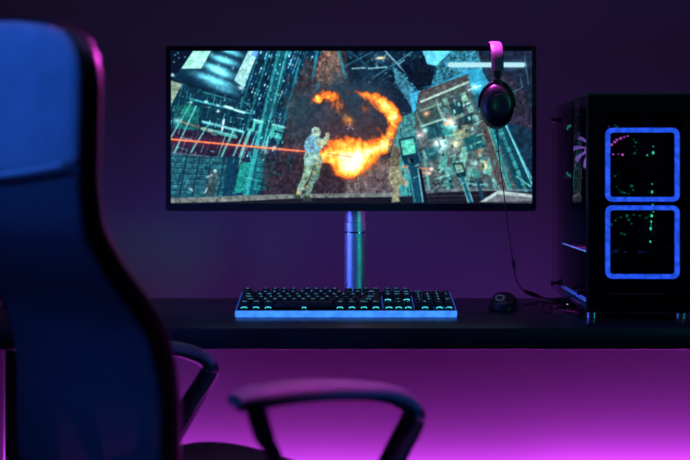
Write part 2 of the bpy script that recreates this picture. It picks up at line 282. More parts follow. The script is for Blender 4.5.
for q in range(120):
    x = 172+rg.rand()*110; y = 90+rg.rand()*100; L_ = 2+rg.rand()*9; t = math.radians(12 if rg.rand() < .45 else 110)+rg.randn()*.04
    c = [(10, 28, 46), (100, 170, 170), (24, 90, 104), (12, 40, 56)][q % 4]
    over(m*mline((x, y), (x+L_*math.cos(t), y+L_*math.sin(t)), .5+rg.rand()*.8), c, .55)
grain(ONE, .16, .9, 131); grain(ONE, .22, .35, 132)
teal = 1-np.clip(mblob((352, 140), 50, 45)*1.3, 0, 1); IMG *= (1+.16*teal)[..., None]*np.array((.97, 1.03, 1.03))
L_ = IMG.mean(-1, keepdims=True)/255; IMG *= .84+.30*np.clip(L_*2.2, 0, 1)     # a little more contrast
# glowing rounded bar at the top right
add(mline((450, 64.8), (522, 64.8), 8, 3), (50, 100, 110), .4); over(mline((449.8, 64.8), (522.4, 64.8), 4.9, .4), (186, 240, 250))
# soft dark edge where the picture meets the frame is left to the lens
k5 = np.array([.02, .20, .56, .20, .02])
for ax in (0, 1):
    Pd = np.pad(IMG, [(2, 2) if a_ == ax else (0, 0) for a_ in range(3)], mode='edge'); n_ = IMG.shape[ax]
    IMG = sum(k5[i]*np.take(Pd, range(i, i+n_), axis=ax) for i in range(5))
IMG = np.clip(IMG, 0, 255)
import bpy, bmesh
from mathutils import Vector, Matrix
R = math.radians
C = bpy.context.scene.collection
F = 1076.0
CAMZ = 1.003
def P(px, py, d):                 # a point of the room from where it shows and how far off it is
    return Vector(((px-345)/F*d, d, CAMZ-(py-185)/F*d))

# ------------------------------------------------------------------ materials
def mat(name, col=(.5, .5, .5), rough=.5, metal=0, emit=None, es=0, noise=0, nscale=20, bump=0, bscale=200, spec=.5, sheen=0, coat=0):
    m = bpy.data.materials.new(name); m.use_nodes = True
    nt = m.node_tree; b = nt.nodes['Principled BSDF']
    b.inputs['Base Color'].default_value = (*col, 1); b.inputs['Roughness'].default_value = rough
    b.inputs['Metallic'].default_value = metal; b.inputs['Specular IOR Level'].default_value = spec
    b.inputs['Sheen Weight'].default_value = sheen; b.inputs['Coat Weight'].default_value = coat
    tc = nt.nodes.new('ShaderNodeTexCoord')
    if noise:
        n = nt.nodes.new('ShaderNodeTexNoise'); n.inputs['Scale'].default_value = nscale; n.inputs['Detail'].default_value = 4
        nt.links.new(tc.outputs['Object'], n.inputs['Vector'])
        r = nt.nodes.new('ShaderNodeValToRGB')
        r.color_ramp.elements[0].position = .3; r.color_ramp.elements[1].position = .7
        r.color_ramp.elements[0].color = tuple(c*(1-noise) for c in col)+(1,)
        r.color_ramp.elements[1].color = tuple(min(1, c*(1+noise)) for c in col)+(1,)
        nt.links.new(n.outputs['Fac'], r.inputs['Fac']); nt.links.new(r.outputs['Color'], b.inputs['Base Color'])
    if bump:
        n = nt.nodes.new('ShaderNodeTexNoise'); n.inputs['Scale'].default_value = bscale
        nt.links.new(tc.outputs['Object'], n.inputs['Vector'])
        bp = nt.nodes.new('ShaderNodeBump'); bp.inputs['Strength'].default_value = bump; bp.inputs['Distance'].default_value = .002
        nt.links.new(n.outputs['Fac'], bp.inputs['Height']); nt.links.new(bp.outputs['Normal'], b.inputs['Normal'])
    if emit:
        b.inputs['Emission Color'].default_value = (*emit, 1); b.inputs['Emission Strength'].default_value = es
    return m
def glow_mat(name, col, strength, vary=.0, scale=60):
    """a lit diffuser: emission that varies a little from LED to LED"""
    m = bpy.data.materials.new(name); m.use_nodes = True; nt = m.node_tree; b = nt.nodes['Principled BSDF']
    b.inputs['Base Color'].default_value = (*[c*.3 for c in col], 1); b.inputs['Roughness'].default_value = .4
    b.inputs['Emission Color'].default_value = (*col, 1); b.inputs['Emission Strength'].default_value = strength
    if vary:
        tc = nt.nodes.new('ShaderNodeTexCoord'); n = nt.nodes.new('ShaderNodeTexNoise'); n.inputs['Scale'].default_value = scale; n.inputs['Detail'].default_value = 0
        mr = nt.nodes.new('ShaderNodeMapRange'); mr.inputs[1].default_value = .3; mr.inputs[2].default_value = .7
        mr.inputs[3].default_value = strength*(1-vary); mr.inputs[4].default_value = strength*(1+vary)
        nt.links.new(tc.outputs['Object'], n.inputs['Vector']); nt.links.new(n.outputs['Fac'], mr.inputs[0]); nt.links.new(mr.outputs[0], b.inputs['Emission Strength'])
    return m
def glass_mat(name, tint, gloss_rough=.05, refl=1.45):
    m = bpy.data.materials.new(name); m.use_nodes = True; nt = m.node_tree
    for n in list(nt.nodes):
        if n.type != 'OUTPUT_MATERIAL': nt.nodes.remove(n)
    out = [n for n in nt.nodes if n.type == 'OUTPUT_MATERIAL'][0]
    t = nt.nodes.new('ShaderNodeBsdfTransparent'); t.inputs[0].default_value = (*tint, 1)
    g = nt.nodes.new('ShaderNodeBsdfGlossy'); g.inputs['Roughness'].default_value = gloss_rough
    f = nt.nodes.new('ShaderNodeFresnel'); f.inputs[0].default_value = refl
    mx = nt.nodes.new('ShaderNodeMixShader')
    ge = nt.nodes.new('ShaderNodeNewGeometry'); mu = nt.nodes.new('ShaderNodeMath'); mu.operation = 'SUBTRACT'; mu.use_clamp = True
    nt.links.new(f.outputs[0], mu.inputs[0]); nt.links.new(ge.outputs['Backfacing'], mu.inputs[1])    # no second mirror on the way out of the pane
    nt.links.new(mu.outputs[0], mx.inputs[0]); nt.links.new(t.outputs[0], mx.inputs[1]); nt.links.new(g.outputs[0], mx.inputs[2]); nt.links.new(mx.outputs[0], out.inputs[0])
    return m
M = {}
M['wall'] = mat('wall_paint', (.15, .14, .15), .8, noise=.03, nscale=3, bump=.05, bscale=160)
M['sidewall'] = mat('dark_wall_paint', (.06, .05, .07), .8, noise=.03, nscale=3)
M['floor'] = mat('floor_boards', (.04, .035, .04), .5, noise=.25, nscale=6)
M['ceiling'] = mat('ceiling_paint', (.06, .06, .06), .9, noise=.02)
M['desk'] = mat('dark_laminate', (.020, .018, .022), .34, noise=.25, nscale=9, bump=.02, bscale=300)
M['steel'] = mat('powder_coated_steel', (.03, .03, .035), .5, noise=.1)
M['leg'] = mat('leg_paint', (.10, .09, .11), .6, noise=.1)
M['black'] = mat('black_plastic', (.012, .012, .014), .42, noise=.15, nscale=40)
M['bezel'] = mat('bezel_plastic', (.008, .008, .011), .38, noise=.15, nscale=40)
M['alu'] = mat('brushed_aluminium', (.62, .62, .66), .50, 1.0, noise=.04, nscale=80)
M['chrome'] = mat('chrome', (.8, .8, .82), .12, 1.0, noise=.02)
M['key'] = mat('keycap_plastic', (.010, .010, .012), .5, noise=.1)
M['kbcase'] = mat('keyboard_plate', (.012, .013, .016), .45, noise=.1)
M['legend'] = glow_mat('legend_glow', (.10, .60, .75), .8)
M['switch'] = glow_mat('switch_glow', (.06, .72, .80), 1.5, .35, 90)
M['bar'] = glow_mat('light_bar_glow', (.045, .235, 1.0), 1.3, .16, 70)
M['edge'] = glow_mat('edge_glow', (.03, .14, .8), .55, .2, 60)
M['ring'] = glow_mat('ring_glow', (.018, .085, .82), .92, .30, 95)
M['ring_dim'] = glow_mat('mouse_ring_glow', (.12, .13, .28), .4)
M['violet'] = glow_mat('violet_glow', (.30, .13, .72), .5, .15, 40)
M['magenta'] = glow_mat('magenta_glow', (.75, .12, .80), 1.8, .5, 120)
M['green'] = glow_mat('green_glow', (.04, .80, .45), 2.4, .6, 150)
M['green_dim'] = glow_mat('dim_green_glow', (.02, .5, .30), .38, .8, 150)
M['stripe'] = glow_mat('stripe_glow', (.12, .30, 1.0), 1.0, .2, 30)
M['bluebits'] = glow_mat('blue_bit_glow', (.05, .22, 1.0), .8, .5, 200)
M['casing'] = mat('case_steel', (.012, .012, .015), .4, noise=.1)
M['frontglass'] = glass_mat('tinted_glass', (.5, .5, .52), .03)
M['sideglass'] = glass_mat('side_glass', (.88, .86, .9), .02, 1.22)
M['board'] = mat('circuit_board', (.02, .05, .07), .4, noise=.5, nscale=60)
M['fabric'] = mat('headrest_fabric', (.50, .52, .56), .75, noise=.10, nscale=25, bump=.15, bscale=500, sheen=.3)
M['seam'] = mat('seam_piping', (.9, .92, .95), .6, noise=.05)
M['frame'] = mat('chair_frame_nylon', (.014, .014, .016), .40, noise=.15, nscale=30)
M['armpad'] = mat('arm_pad_rubber', (.20, .19, .20), .5, noise=.08, nscale=30)
M['seat'] = mat('seat_cloth', (.03, .03, .035), .8, noise=.2, nscale=60, bump=.2, bscale=600)
M['rubber'] = mat('cable_rubber', (.010, .010, .012), .5, noise=.1)
M['cuppad'] = mat('ear_pad_leather', (.012, .012, .013), .45, noise=.2, nscale=60)
M['cup'] = mat('ear_cup_shell', (.010, .010, .011), .38, noise=.1)
M['band'] = mat('headband_leather', (.06, .055, .06), .5, noise=.1, nscale=60)

def mesh_cloth():
    """woven chair mesh: an open weave, part threads and part holes"""
    m = bpy.data.materials.new('chair_mesh_weave'); m.use_nodes = True; nt = m.node_tree; b = nt.nodes['Principled BSDF']
    b.inputs['Base Color'].default_value = (.11, .115, .14, 1); b.inputs['Roughness'].default_value = .7
    tc = nt.nodes.new('ShaderNodeTexCoord'); n = nt.nodes.new('ShaderNodeTexVoronoi'); n.inputs['Scale'].default_value = 420
    nt.links.new(tc.outputs['Object'], n.inputs['Vector'])
    mr = nt.nodes.new('ShaderNodeMapRange'); mr.inputs[1].default_value = .2; mr.inputs[2].default_value = .7; mr.inputs[3].default_value = .74; mr.inputs[4].default_value = 1.0
    nt.links.new(n.outputs['Distance'], mr.inputs[0]); nt.links.new(mr.outputs[0], b.inputs['Alpha'])
    return m
M['weave'] = mesh_cloth()

# ------------------------------------------------------------------ mesh helpers
def box(bm, c, s, bev=0, rot=None, mi=0, seg=2):
    r = bmesh.ops.create_cube(bm, size=1); vs = r['verts']
    bmesh.ops.scale(bm, vec=s, verts=vs)
    fs = list({f for v in vs for f in v.link_faces})
    if bev:
        es = list({e for v in vs for e in v.link_edges})
        rb = bmesh.ops.bevel(bm, geom=es, offset=bev, segments=seg, affect='EDGES', profile=.5)
        vs = list({v for f in rb['faces'] for v in f.verts} | {v for v in vs if v.is_valid})
        fs = list({f for v in vs for f in v.link_faces})
    T = Matrix.Translation(c) @ (rot.to_4x4() if rot else Matrix())
    bmesh.ops.transform(bm, matrix=T, verts=vs)
    for f in fs: f.material_index = mi
def smooth_path(pts, n=6):
    P_ = [Vector(p) for p in pts]; out = []
    Q = [P_[0]*2-P_[1]]+P_+[P_[-1]*2-P_[-2]]
    for i in range(1, len(Q)-2):
        a, b, c, d = Q[i-1:i+3]
        for k in range(n):
            t = k/n
            out.append(.5*((2*b)+(c-a)*t+(2*a-5*b+4*c-d)*t*t+(3*b-a-3*c+d)*t**3))
    out.append(P_[-1]); return out
def sweep(bm, pts, rw, rh=None, seg=12, up=(0, 0, 1), n=6, mi=0, closed=False, sq=1.0):
    """sweep an ellipse (rw sideways, rh along up) along a smoothed path; rw/rh numbers or per-point lists"""
    cnt = len(pts)
    if closed:
        path = [Vector(p) for p in pts]
    else:
        path = smooth_path(pts, n) if n > 1 else [Vector(p) for p in pts]
    def val(r, i):
        if not isinstance(r, (list, tuple)): return r
        u = i/(len(path)-1)*(cnt-1); k = min(int(u), cnt-2); return r[k]+(r[k+1]-r[k])*(u-k)
    rings = []; U = Vector(up)
    for i, p in enumerate(path):
        if closed: t = path[(i+1) % len(path)]-path[i-1]
        else: t = path[min(i+1, len(path)-1)]-path[max(i-1, 0)]
        t.normalize(); side = t.cross(U)
        if side.length < 1e-4: side = t.cross(Vector((1, 0, 0)))
        side.normalize(); u2 = side.cross(t).normalized()
        a = val(rw, i); b = val(rh if rh is not None else rw, i); rg_ = []
        for k in range(seg):
            th = 2*math.pi*k/seg; cx, sx = math.cos(th), math.sin(th)
            cx = math.copysign(abs(cx)**sq, cx); sx = math.copysign(abs(sx)**sq, sx)
            rg_.append(bm.verts.new(p+side*cx*a+u2*sx*b))
        rings.append(rg_)
    m = len(rings)
    for i in range(m if closed else m-1):
        A = rings[i]; B = rings[(i+1) % m]
        for k in range(seg):
            f = bm.faces.new((A[k], A[(k+1) % seg], B[(k+1) % seg], B[k])); f.material_index = mi
    if not closed:
        for rg_ in (rings[0][::-1], rings[-1]):
            f = bm.faces.new(rg_); f.material_index = mi
def lathe(bm, prof, c=(0, 0, 0), axis='Z', seg=32, sx=1, sy=1, mi=0):
    """prof: (radius, height) pairs turned round an axis"""
    c = Vector(c); rings = []
    for r, h in prof:
        ring = []
        for k in range(seg):
            th = 2*math.pi*k/seg; a, b = r*math.cos(th)*sx, r*math.sin(th)*sy
            v = (a, b, h) if axis == 'Z' else ((a, -h, b) if axis == '-Y' else ((h, a, b) if axis == 'X' else (a, h, b)))
            ring.append(bm.verts.new(c+Vector(v)))
        rings.append(ring)
    for A, B in zip(rings, rings[1:]):
        for k in range(seg):
            f = bm.faces.new((A[k], A[(k+1) % seg], B[(k+1) % seg], B[k])); f.material_index = mi
    for ring in (rings[0], rings[-1]):
        if len(set(v.co.to_tuple(6) for v in ring)) > 2:
            f = bm.faces.new(ring); f.material_index = mi
def rrect(w, h, r, n=6):
    out = []
    for cx, cy, a0 in ((w/2-r, h/2-r, 0), (-w/2+r, h/2-r, 90), (-w/2+r, -h/2+r, 180), (w/2-r, -h/2+r, 270)):
        for k in range(n+1):
            a = R(a0+90*k/n); out.append((cx+r*math.cos(a), cy+r*math.sin(a)))
    return out
def prism(bm, outline, y0, y1, c=(0, 0, 0), plane='XZ', mi=0):
    """extrude an outline; plane XZ extrudes along Y, XY along Z, YZ along X"""
    c = Vector(c)
    def v(p, t): return c+Vector((p[0], t, p[1]) if plane == 'XZ' else ((p[0], p[1], t) if plane == 'XY' else (t, p[0], p[1])))
    A = [bm.verts.new(v(p, y0)) for p in outline]; B = [bm.verts.new(v(p, y1)) for p in outline]; n = len(A)
    for k in range(n):
        f = bm.faces.new((A[k], A[(k+1) % n], B[(k+1) % n], B[k])); f.material_index = mi
    for q in (A[::-1], B):
        f = bm.faces.new(q); f.material_index = mi
def ringprism(bm, o, i, y0, y1, c=(0, 0, 0), plane='XZ', mi=0):
    c = Vector(c)
    def v(p, t): return c+Vector((p[0], t, p[1]) if plane == 'XZ' else ((p[0], p[1], t) if plane == 'XY' else (t, p[0], p[1])))
    L_ = [[bm.verts.new(v(p, t)) for p in q] for q, t in ((o, y0), (o, y1), (i, y1), (i, y0))]; n = len(o)
    for a in range(4):
        A, B = L_[a], L_[(a+1) % 4]
        for k in range(n):
            f = bm.faces.new((A[k], A[(k+1) % n], B[(k+1) % n], B[k])); f.material_index = mi
def obj(name, bm, m, parent=None, smooth=35, loc=None):
    bmesh.ops.recalc_face_normals(bm, faces=bm.faces)
    me = bpy.data.meshes.new(name); bm.to_mesh(me); bm.free()
    for q in (m if isinstance(m, (list, tuple)) else [m]): me.materials.append(q)
    if smooth:
        me.polygons.foreach_set('use_smooth', [True]*len(me.polygons)); me.set_sharp_from_angle(angle=R(smooth))
    o = bpy.data.objects.new(name, me); C.objects.link(o)
    if parent: o.parent = parent
    if loc: o.location = loc
    return o
def thing(name, label, cat, loc=(0, 0, 0), rot=(0, 0, 0), group=None):
    o = bpy.data.objects.new(name, None); C.objects.link(o); o.empty_display_size = .05
    o.location = loc; o.rotation_euler = rot; o['label'] = label; o['category'] = cat
    if group: o['group'] = group
    return o
def tag(o, label, cat, group=None):
    o['label'] = label; o['category'] = cat
    if group: o['group'] = group
    return o
def struct(name, bm, m):
    o = obj(name, bm, m, smooth=None); o['kind'] = 'structure'; return o
N = bmesh.new

# ------------------------------------------------------------------ the room
WY = 2.75
b = N(); box(b, (0, WY+.05, 1.3), (5.2, .1, 2.6)); struct('wall_back', b, M['wall'])
b = N(); box(b, (-2.65, .6, 1.3), (.1, 4.4, 2.6)); struct('wall_left', b, M['sidewall'])
b = N(); box(b, (2.65, .6, 1.3), (.1, 4.4, 2.6)); struct('wall_right', b, M['sidewall'])
b = N(); box(b, (0, .6, -.05), (5.4, 4.4, .1)); struct('floor', b, M['floor'])
b = N(); box(b, (0, .6, 2.65), (5.4, 4.4, .1)); struct('ceiling', b, M['ceiling'])
b = N(); box(b, (0, WY-.008, .11), (5.2, .016, .21), .003); struct('baseboard_back', b, M['wall'])

# ------------------------------------------------------------------ the desk
DT = .74
D0, D1 = 1.98, 2.50
desk = thing('desk', 'long dark desk running the full width in front of the purple wall', 'desk', (0, (D0+D1)/2, 0))
b = N(); box(b, (.1, 0, DT-.02), (1.70, D1-D0, .04), .0012); obj('desk_top', b, M['desk'], desk)
for sx in (-1, 1):
    b = N(); x = .1+sx*.79
    if sx < 0:
        box(b, (-.667, -.215, .36), (.034, .05, .68), .004)
    else:
        box(b, (x, -.215, .36), (.034, .05, .68), .004)
    obj('leg', b, M['leg'], desk)
    b = N(); box(b, ((-.706 if sx < 0 else x), .19, .36), (.115, .03, .68), .004); obj('leg', b, M['leg'], desk)
    b = N(); box(b, ((-.655 if sx < 0 else x), -.01, .035), (.034, .35, .03), .004); obj('foot_rail', b, M['steel'], desk)
    for q in (((-.655 if sx < 0 else x), -.21, .010), ((-.70 if sx < 0 else x), .19, .010)):
        b = N(); box(b, q, (.04, .05, .02), .004); obj('foot_pad', b, M['rubber'], desk)

# ------------------------------------------------------------------ the monitor
MY = 2.38                                   # plane of the screen
mc = P(351, 128.5, MY); MW = 370/F*MY; MH = 165/F*MY
mon = thing('monitor', 'ultrawide monitor on a cylindrical metal stand, showing a shooter game scene with a fiery explosion', 'monitor', (mc.x+.008, MY+.07, DT))
o0 = mon.location
def ml(v): return Vector(v)-o0
scr0 = P(PX0, PY1, MY); scr1 = P(PX1, PY0, MY)
sc_c = (scr0+scr1)/2; SWd, SHt = scr1.x-scr0.x, scr1.z-scr0.z
# bezel: an open frame with a slight lip at the bottom
ox = [(x*1, z*1) for x, z in rrect(MW, MH, .006)]
b = N()
out = [(mc.x+x, mc.z+z) for x, z in rrect(MW, MH, .006, 5)]
inn = [(sc_c.x+x, sc_c.z+z) for x, z in rrect(SWd+.0006, SHt+.0006, .0012, 5)]
ringprism(b, out, inn, MY-.003, MY+.016); bmesh.ops.translate(b, vec=-o0, verts=b.verts)
obj('bezel', b, M['bezel'], mon)
# the panel that gives off the picture
lin = IMG[::-1]/255.0
lin = np.where(lin <= .04045, lin/12.92, ((lin+.055)/1.055)**2.4)
xs = np.linspace(scr0.x, scr1.x, PW)-o0.x; zs = np.linspace(scr0.z, scr1.z, PH)-o0.z
gx, gz = np.meshgrid(xs, zs); co = np.stack([gx, np.full(gx.shape, MY-o0.y), gz], -1).reshape(-1, 3)
me = bpy.data.meshes.new('screen')
nf = (PW-1)*(PH-1); idx = np.arange(PW*PH).reshape(PH, PW)
quads = np.stack([idx[:-1, :-1], idx[:-1, 1:], idx[1:, 1:], idx[1:, :-1]], -1).reshape(-1, 4)
me.vertices.add(PW*PH); me.vertices.foreach_set('co', co.ravel().astype(np.float32))
me.loops.add(nf*4); me.loops.foreach_set('vertex_index', quads.ravel().astype(np.int32))
me.polygons.add(nf); me.polygons.foreach_set('loop_start', (np.arange(nf)*4).astype(np.int32))
me.update(calc_edges=True)
ca = me.color_attributes.new('picture', 'FLOAT_COLOR', 'POINT')
ca.data.foreach_set('color', np.concatenate([lin.reshape(-1, 3), np.ones((PW*PH, 1))], 1).ravel().astype(np.float32))
sm = bpy.data.materials.new('screen_picture'); sm.use_nodes = True; nt = sm.node_tree; bs = nt.nodes['Principled BSDF']
bs.inputs['Base Color'].default_value = (.002, .002, .003, 1); bs.inputs['Roughness'].default_value = .5; bs.inputs['Specular IOR Level'].default_value = .15
at = nt.nodes.new('ShaderNodeVertexColor'); at.layer_name = 'picture'
nt.links.new(at.outputs['Color'], bs.inputs['Emission Color']); bs.inputs['Emission Strength'].default_value = 1.0
me.materials.append(sm)
so = bpy.data.objects.new('screen', me); C.objects.link(so); so.parent = mon; so['label'] = 'lit screen with the game picture'
b = N(); prism(b, rrect(MW-.004, MH-.004, .006, 5), MY+.004, MY+.020, (mc.x, 0, mc.z))
prism(b, rrect(MW*.62, MH*.72, .03, 6), MY+.020, MY+.034, (mc.x, 0, mc.z)); bmesh.ops.translate(b, vec=-o0, verts=b.verts)
obj('back_cover', b, M['bezel'], mon)
cx = P(355, 0, MY+.07).x-o0.x
r0 = .0243
b = N(); lathe(b, [(r0, .010), (r0, .178), (r0-.002, .180), (0.0001, .180)], (cx, 0, 0), seg=48); col_o = obj('stand_column', b, M['alu'], mon)
b = N(); lathe(b, [(r0-.0012, .180), (r0-.0012, .39), (.0001, .39)], (cx, 0, 0), seg=48); obj('sliding_tube', b, M['alu'], mon)
zc = P(0, 232, MY+.07).z-DT
b = N(); lathe(b, [(r0-.001, zc-.0022), (r0+.0022, zc-.0018), (r0+.0022, zc+.0018), (r0-.001, zc+.0022)], (cx, 0, 0), seg=48); obj('collar', b, M['chrome'], mon)
b = N(); box(b, (cx, -.026, .335), (.07, .045, .07), .006); obj('mounting_bracket', b, M['black'], mon)
b = N(); prism(b, rrect(.22, .15, .03, 8), .0, .009, (cx, -.02, .0), 'XY'); obj('base_plate', b, M['alu'], mon)

# ------------------------------------------------------------------ the keyboard
KY = 2.132; KX = P(235, 0, 2.13).x; KW = P(457, 0, 2.13).x-KX
kb = thing('keyboard', 'full-size black keyboard with cyan lit keys and a glowing blue bar along its front edge', 'keyboard', (KX+KW/2, KY, DT+.0012), (R(9.6), 0, 0))
KD = .140
b = N(); prism(b, rrect(KW-.004, KD, .008, 5), .001, .013, (0, KD/2+.001, 0), 'XY'); obj('keyboard_body', b, M['kbcase'], kb)
# light bar: front diffuser and its thin continuations along both sides
b = N(); box(b, (0, .0005, .0062), (KW, .006, .0130), .0022, seg=3); obj('light_bar', b, M['bar'], kb)
for s in (-1, 1):
    b = N(); box(b, (s*(KW/2-.0012), KD/2+.004, .0088), (.0022, KD-.01, .009), .0008); obj('side_light', b, M['edge'], kb)
for s in (-1, 1):
    b = N(); box(b, (s*.17, KD-.008, -.0115), (.03, .010, .0235), .002, rot=Matrix.Rotation(R(-9.6), 3, 'X')); obj('tilt_foot', b, M['rubber'], kb)
U = .01905
rows = []
def row(y, spec):
    x = 0.0
    for it in spec:
        if isinstance(it, (int, float)): x += it; continue
        t, w = (it, 1.0) if isinstance(it, str) else it
        rows.append((t, x, y, w, 1.0)); x += w
row(5.25, ['Esc', 1, 'F1', 'F2', 'F3', 'F4', .5, 'F5', 'F6', 'F7', 'F8', .5, 'F9', 'F10', 'F11', 'F12', .25, 'Prt', 'Scr', 'Pau'])
row(4, list('`1234567890-=')+[('Back', 2), .25, 'Ins', 'Hom', 'PgU', .25, 'Num', '/', '*', '-'])
row(3, [('Tab', 1.5)]+list('QWERTYUIOP[]')+[('\\', 1.5), .25, 'Del', 'End', 'PgD', .25, '7', '8', '9'])
row(2, [('Caps', 1.75)]+list("ASDFGHJKL;'")+[('Enter', 2.25), 3.5, '4', '5', '6'])
row(1, [('Shift', 2.25)]+list('ZXCVBNM,./')+[('Shift', 2.75), 1.25, '^', 1.25, '1', '2', '3'])
row(0, [('Ctrl', 1.25), ('Win', 1.25), ('Alt', 1.25), ('', 6.25), ('Alt', 1.25), ('Fn', 1.25), ('Menu', 1.25), ('Ctrl', 1.25), .25, '<', 'v', '>', .25, ('0', 2), '.'])
rows.append(('+', 21.5, 2, 1, 2.0)); rows.append(('Ent', 21.5, 0, 1, 2.0))
KX0 = -22.5*U/2; KY0 = .0085
def keycap_mesh(w, h):
    b = bmesh.new(); W = w*U-.0012; H = h*U-.0012
    lv = [(W, H, .0), (W-.0006, H-.0006, .001), (W-.0045, H-.0040, .0078), (W-.0060, H-.0055, .0084)]
    rings = []
    for a, c_, z in lv:
        rings.append([b.verts.new((x, y+(.0006 if z > .002 else 0), z)) for x, y in rrect(a, c_, .0012, 2)])
    for A, B in zip(rings, rings[1:]):
        for k in range(len(A)): b.faces.new((A[k], A[(k+1) % len(A)], B[(k+1) % len(A)], B[k]))
    b.faces.new(rings[-1]); b.faces.new(rings[0][::-1])
    bmesh.ops.recalc_face_normals(b, faces=b.faces)
    me = bpy.data.meshes.new('keycap'); b.to_mesh(me); b.free(); me.materials.append(M['key'])
    me.polygons.foreach_set('use_smooth', [True]*len(me.polygons)); me.set_sharp_from_angle(angle=R(30)); return me
caps = {}; glyphs = {}
def glyph(t):
    cu = bpy.data.curves.new('legend', 'FONT'); cu.body = t; cu.size = .0078 if len(t) == 1 else .0056; cu.align_x = 'CENTER'; cu.align_y = 'CENTER'; cu.extrude = .00008
    to = bpy.data.objects.new('legend', cu); C.objects.link(to); bpy.context.view_layer.update()
    me = bpy.data.meshes.new_from_object(to.evaluated_get(bpy.context.evaluated_depsgraph_get())); bpy.data.objects.remove(to); bpy.data.curves.remove(cu)
    me.name = 'key_legend'; me.materials.clear(); me.materials.append(M['legend']); return me
for t, x, y, w, h in rows:
    if (w, h) not in caps: caps[(w, h)] = keycap_mesh(w, h)
    nm = {'Shift': 'shift_key', 'Enter': 'enter_key', '': 'space_bar', 'Ctrl': 'control_key'}.get(t, 'keycap')
    k = bpy.data.objects.new(nm, caps[(w, h)]); C.objects.link(k); k.parent = kb
    k.location = (KX0+(x+w/2)*U, KY0+(y+h/2)*U, .0182)
    if t:
        if t not in glyphs: glyphs[t] = glyph(t)
        g = bpy.data.objects.new('key_legend', glyphs[t]); C.objects.link(g); g.parent = k
        g.location = (0, .0026+(h-1)*U/2, .0086)
    if y == 0 or t in ('Del', 'PgD', '^'):
        yf = -h*U/2-.0007; q = .0058 if t else .0040; b = N()
        sweep(b, [(-q, yf+.0002, -.0025), (-q*.76, yf, -.0005), (0, yf, .0001), (q*.76, yf, -.0005), (q, yf+.0002, -.0025)], .0008, .0008, 6, n=2)
        obj('key_glow', b, M['switch'], k)
# the switch housings under the keys
b = N()
for t, x, y, w, h in rows:
    X = KX0+(x+w/2)*U; Y = KY0+(y+.5)*U
    box(b, (X, Y, .0148), (.010, .010, .0034))
    if h == 2: box(b, (X, Y+U, .0148), (.010, .010, .0034))
sw = obj('switch_housings', b, M['black'], kb)
b = N()
for gx_ in (15.125, 18.375, 19.5, 20.5, 21.5):
    box(b, (KX0+gx_*U, KY0+2.6*U, .0142), (.0012, 4.8*U, .0012))
obj('gap_glow', b, M['edge'], kb)
b = N(); box(b, (KX0+19.6*U, KY0+5.75*U, .0138), (.0025, .0025, .0016)); obj('lock_light', b, M['violet'], kb)
b = N(); box(b, (KX0+20.3*U, KY0+5.6*U, .0138), (.0022, .0022, .0016)); obj('lock_light', b, M['magenta'], kb)

# ------------------------------------------------------------------ the mouse
ms = thing('mouse', 'small black mouse on the desk between keyboard and computer case', 'mouse', (P(504, 0, 2.27).x, 2.275, DT), (0, 0, R(-14)))
b = N()
prof = []
nu, nv = 24, 14
grid = []
for i in range(nv+1):
    t = i/nv; y = -.050+.100*t; wdt = .0325*math.sin(math.pi*min(.97, max(.03, .06+t*.86)))**.38
    hgt = .0360*(math.sin(math.pi*(.10+.74*t))**.7)*(1.0 if t < .5 else 1-(t-.5)*.30)
    if i in (0, nv): wdt *= .75; hgt *= .6
    wdt *= 1-.10*math.exp(-((t-.5)/.18)**2)
    ring = []
    for k in range(nu):
        th = 2*math.pi*k/nu; cx_, sz = math.cos(th), math.sin(th)
        ring.append(b.verts.new((wdt*math.copysign(abs(cx_)**.8, cx_), y, .0015+(hgt*max(0, sz)**.85))))
    grid.append(ring)
for A, B in zip(grid, grid[1:]):
    for k in range(nu):
        b.faces.new((A[k], A[(k+1) % nu], B[(k+1) % nu], B[k]))
b.faces.new(grid[0]); b.faces.new(grid[-1]); bmesh.ops.remove_doubles(b, verts=b.verts, dist=.0004)
obj('mouse_body', b, M['cup'], ms, 60)
b = N(); sweep(b, [(.0, -.005, .0365), (0, .02, .0330), (0, .044, .020)], .0006, .0006, 6, n=4); obj('button_seam', b, M['rubber'], ms)
b = N(); lathe(b, [(.0001, -.0035), (.0085, -.0035), (.010, -.002), (.010, .002), (.0085, .0035), (.0001, .0035)], (0, .028, .0215), 'X', 24); obj('scroll_wheel', b, M['rubber'], ms)
b = N()
ring_pts = [(.0085*math.cos(a), .0065*math.sin(a)) for a in [2*math.pi*k/28 for k in range(28)]]
nrm = Vector((0, -.62, .78)).normalized(); ux = Vector((1, 0, 0)); uy = nrm.cross(ux)
sweep(b, [Vector((-.004, -.0385, .0285))+ux*p[0]+uy*p[1]*1.2*-1 for p in ring_pts], .0008, .0008, 6, up=nrm, closed=True); obj('logo_ring', b, M['ring_dim'], ms)

# ------------------------------------------------------------------ the computer case
CYF = 2.10
cl = P(587, 0, CYF).x; CWd = .216; CH = P(0, 93, CYF).z-DT; CDp = .385
pc = thing('computer_case', 'tall black computer tower with two glowing blue rounded squares on its front', 'computer', (cl, CYF, DT), (0, 0, R(-2.4)))
zb = .014      # height of the feet
def cb(name, c, s, m, bev=.0015, parent=pc, rot=None):
    b = N(); box(b, c, s, bev, rot); return obj(name, b, m, parent)
cb('top_panel', (CWd/2, CDp/2, CH-.003), (CWd, CDp, .006), M['casing'])
cb('bottom_panel', (CWd/2, CDp/2, zb+.003), (CWd, CDp, .006), M['casing'])
cb('side_panel', (CWd-.002, CDp/2, (CH+zb)/2), (.004, CDp-.002, CH-zb-.012), M['casing'])
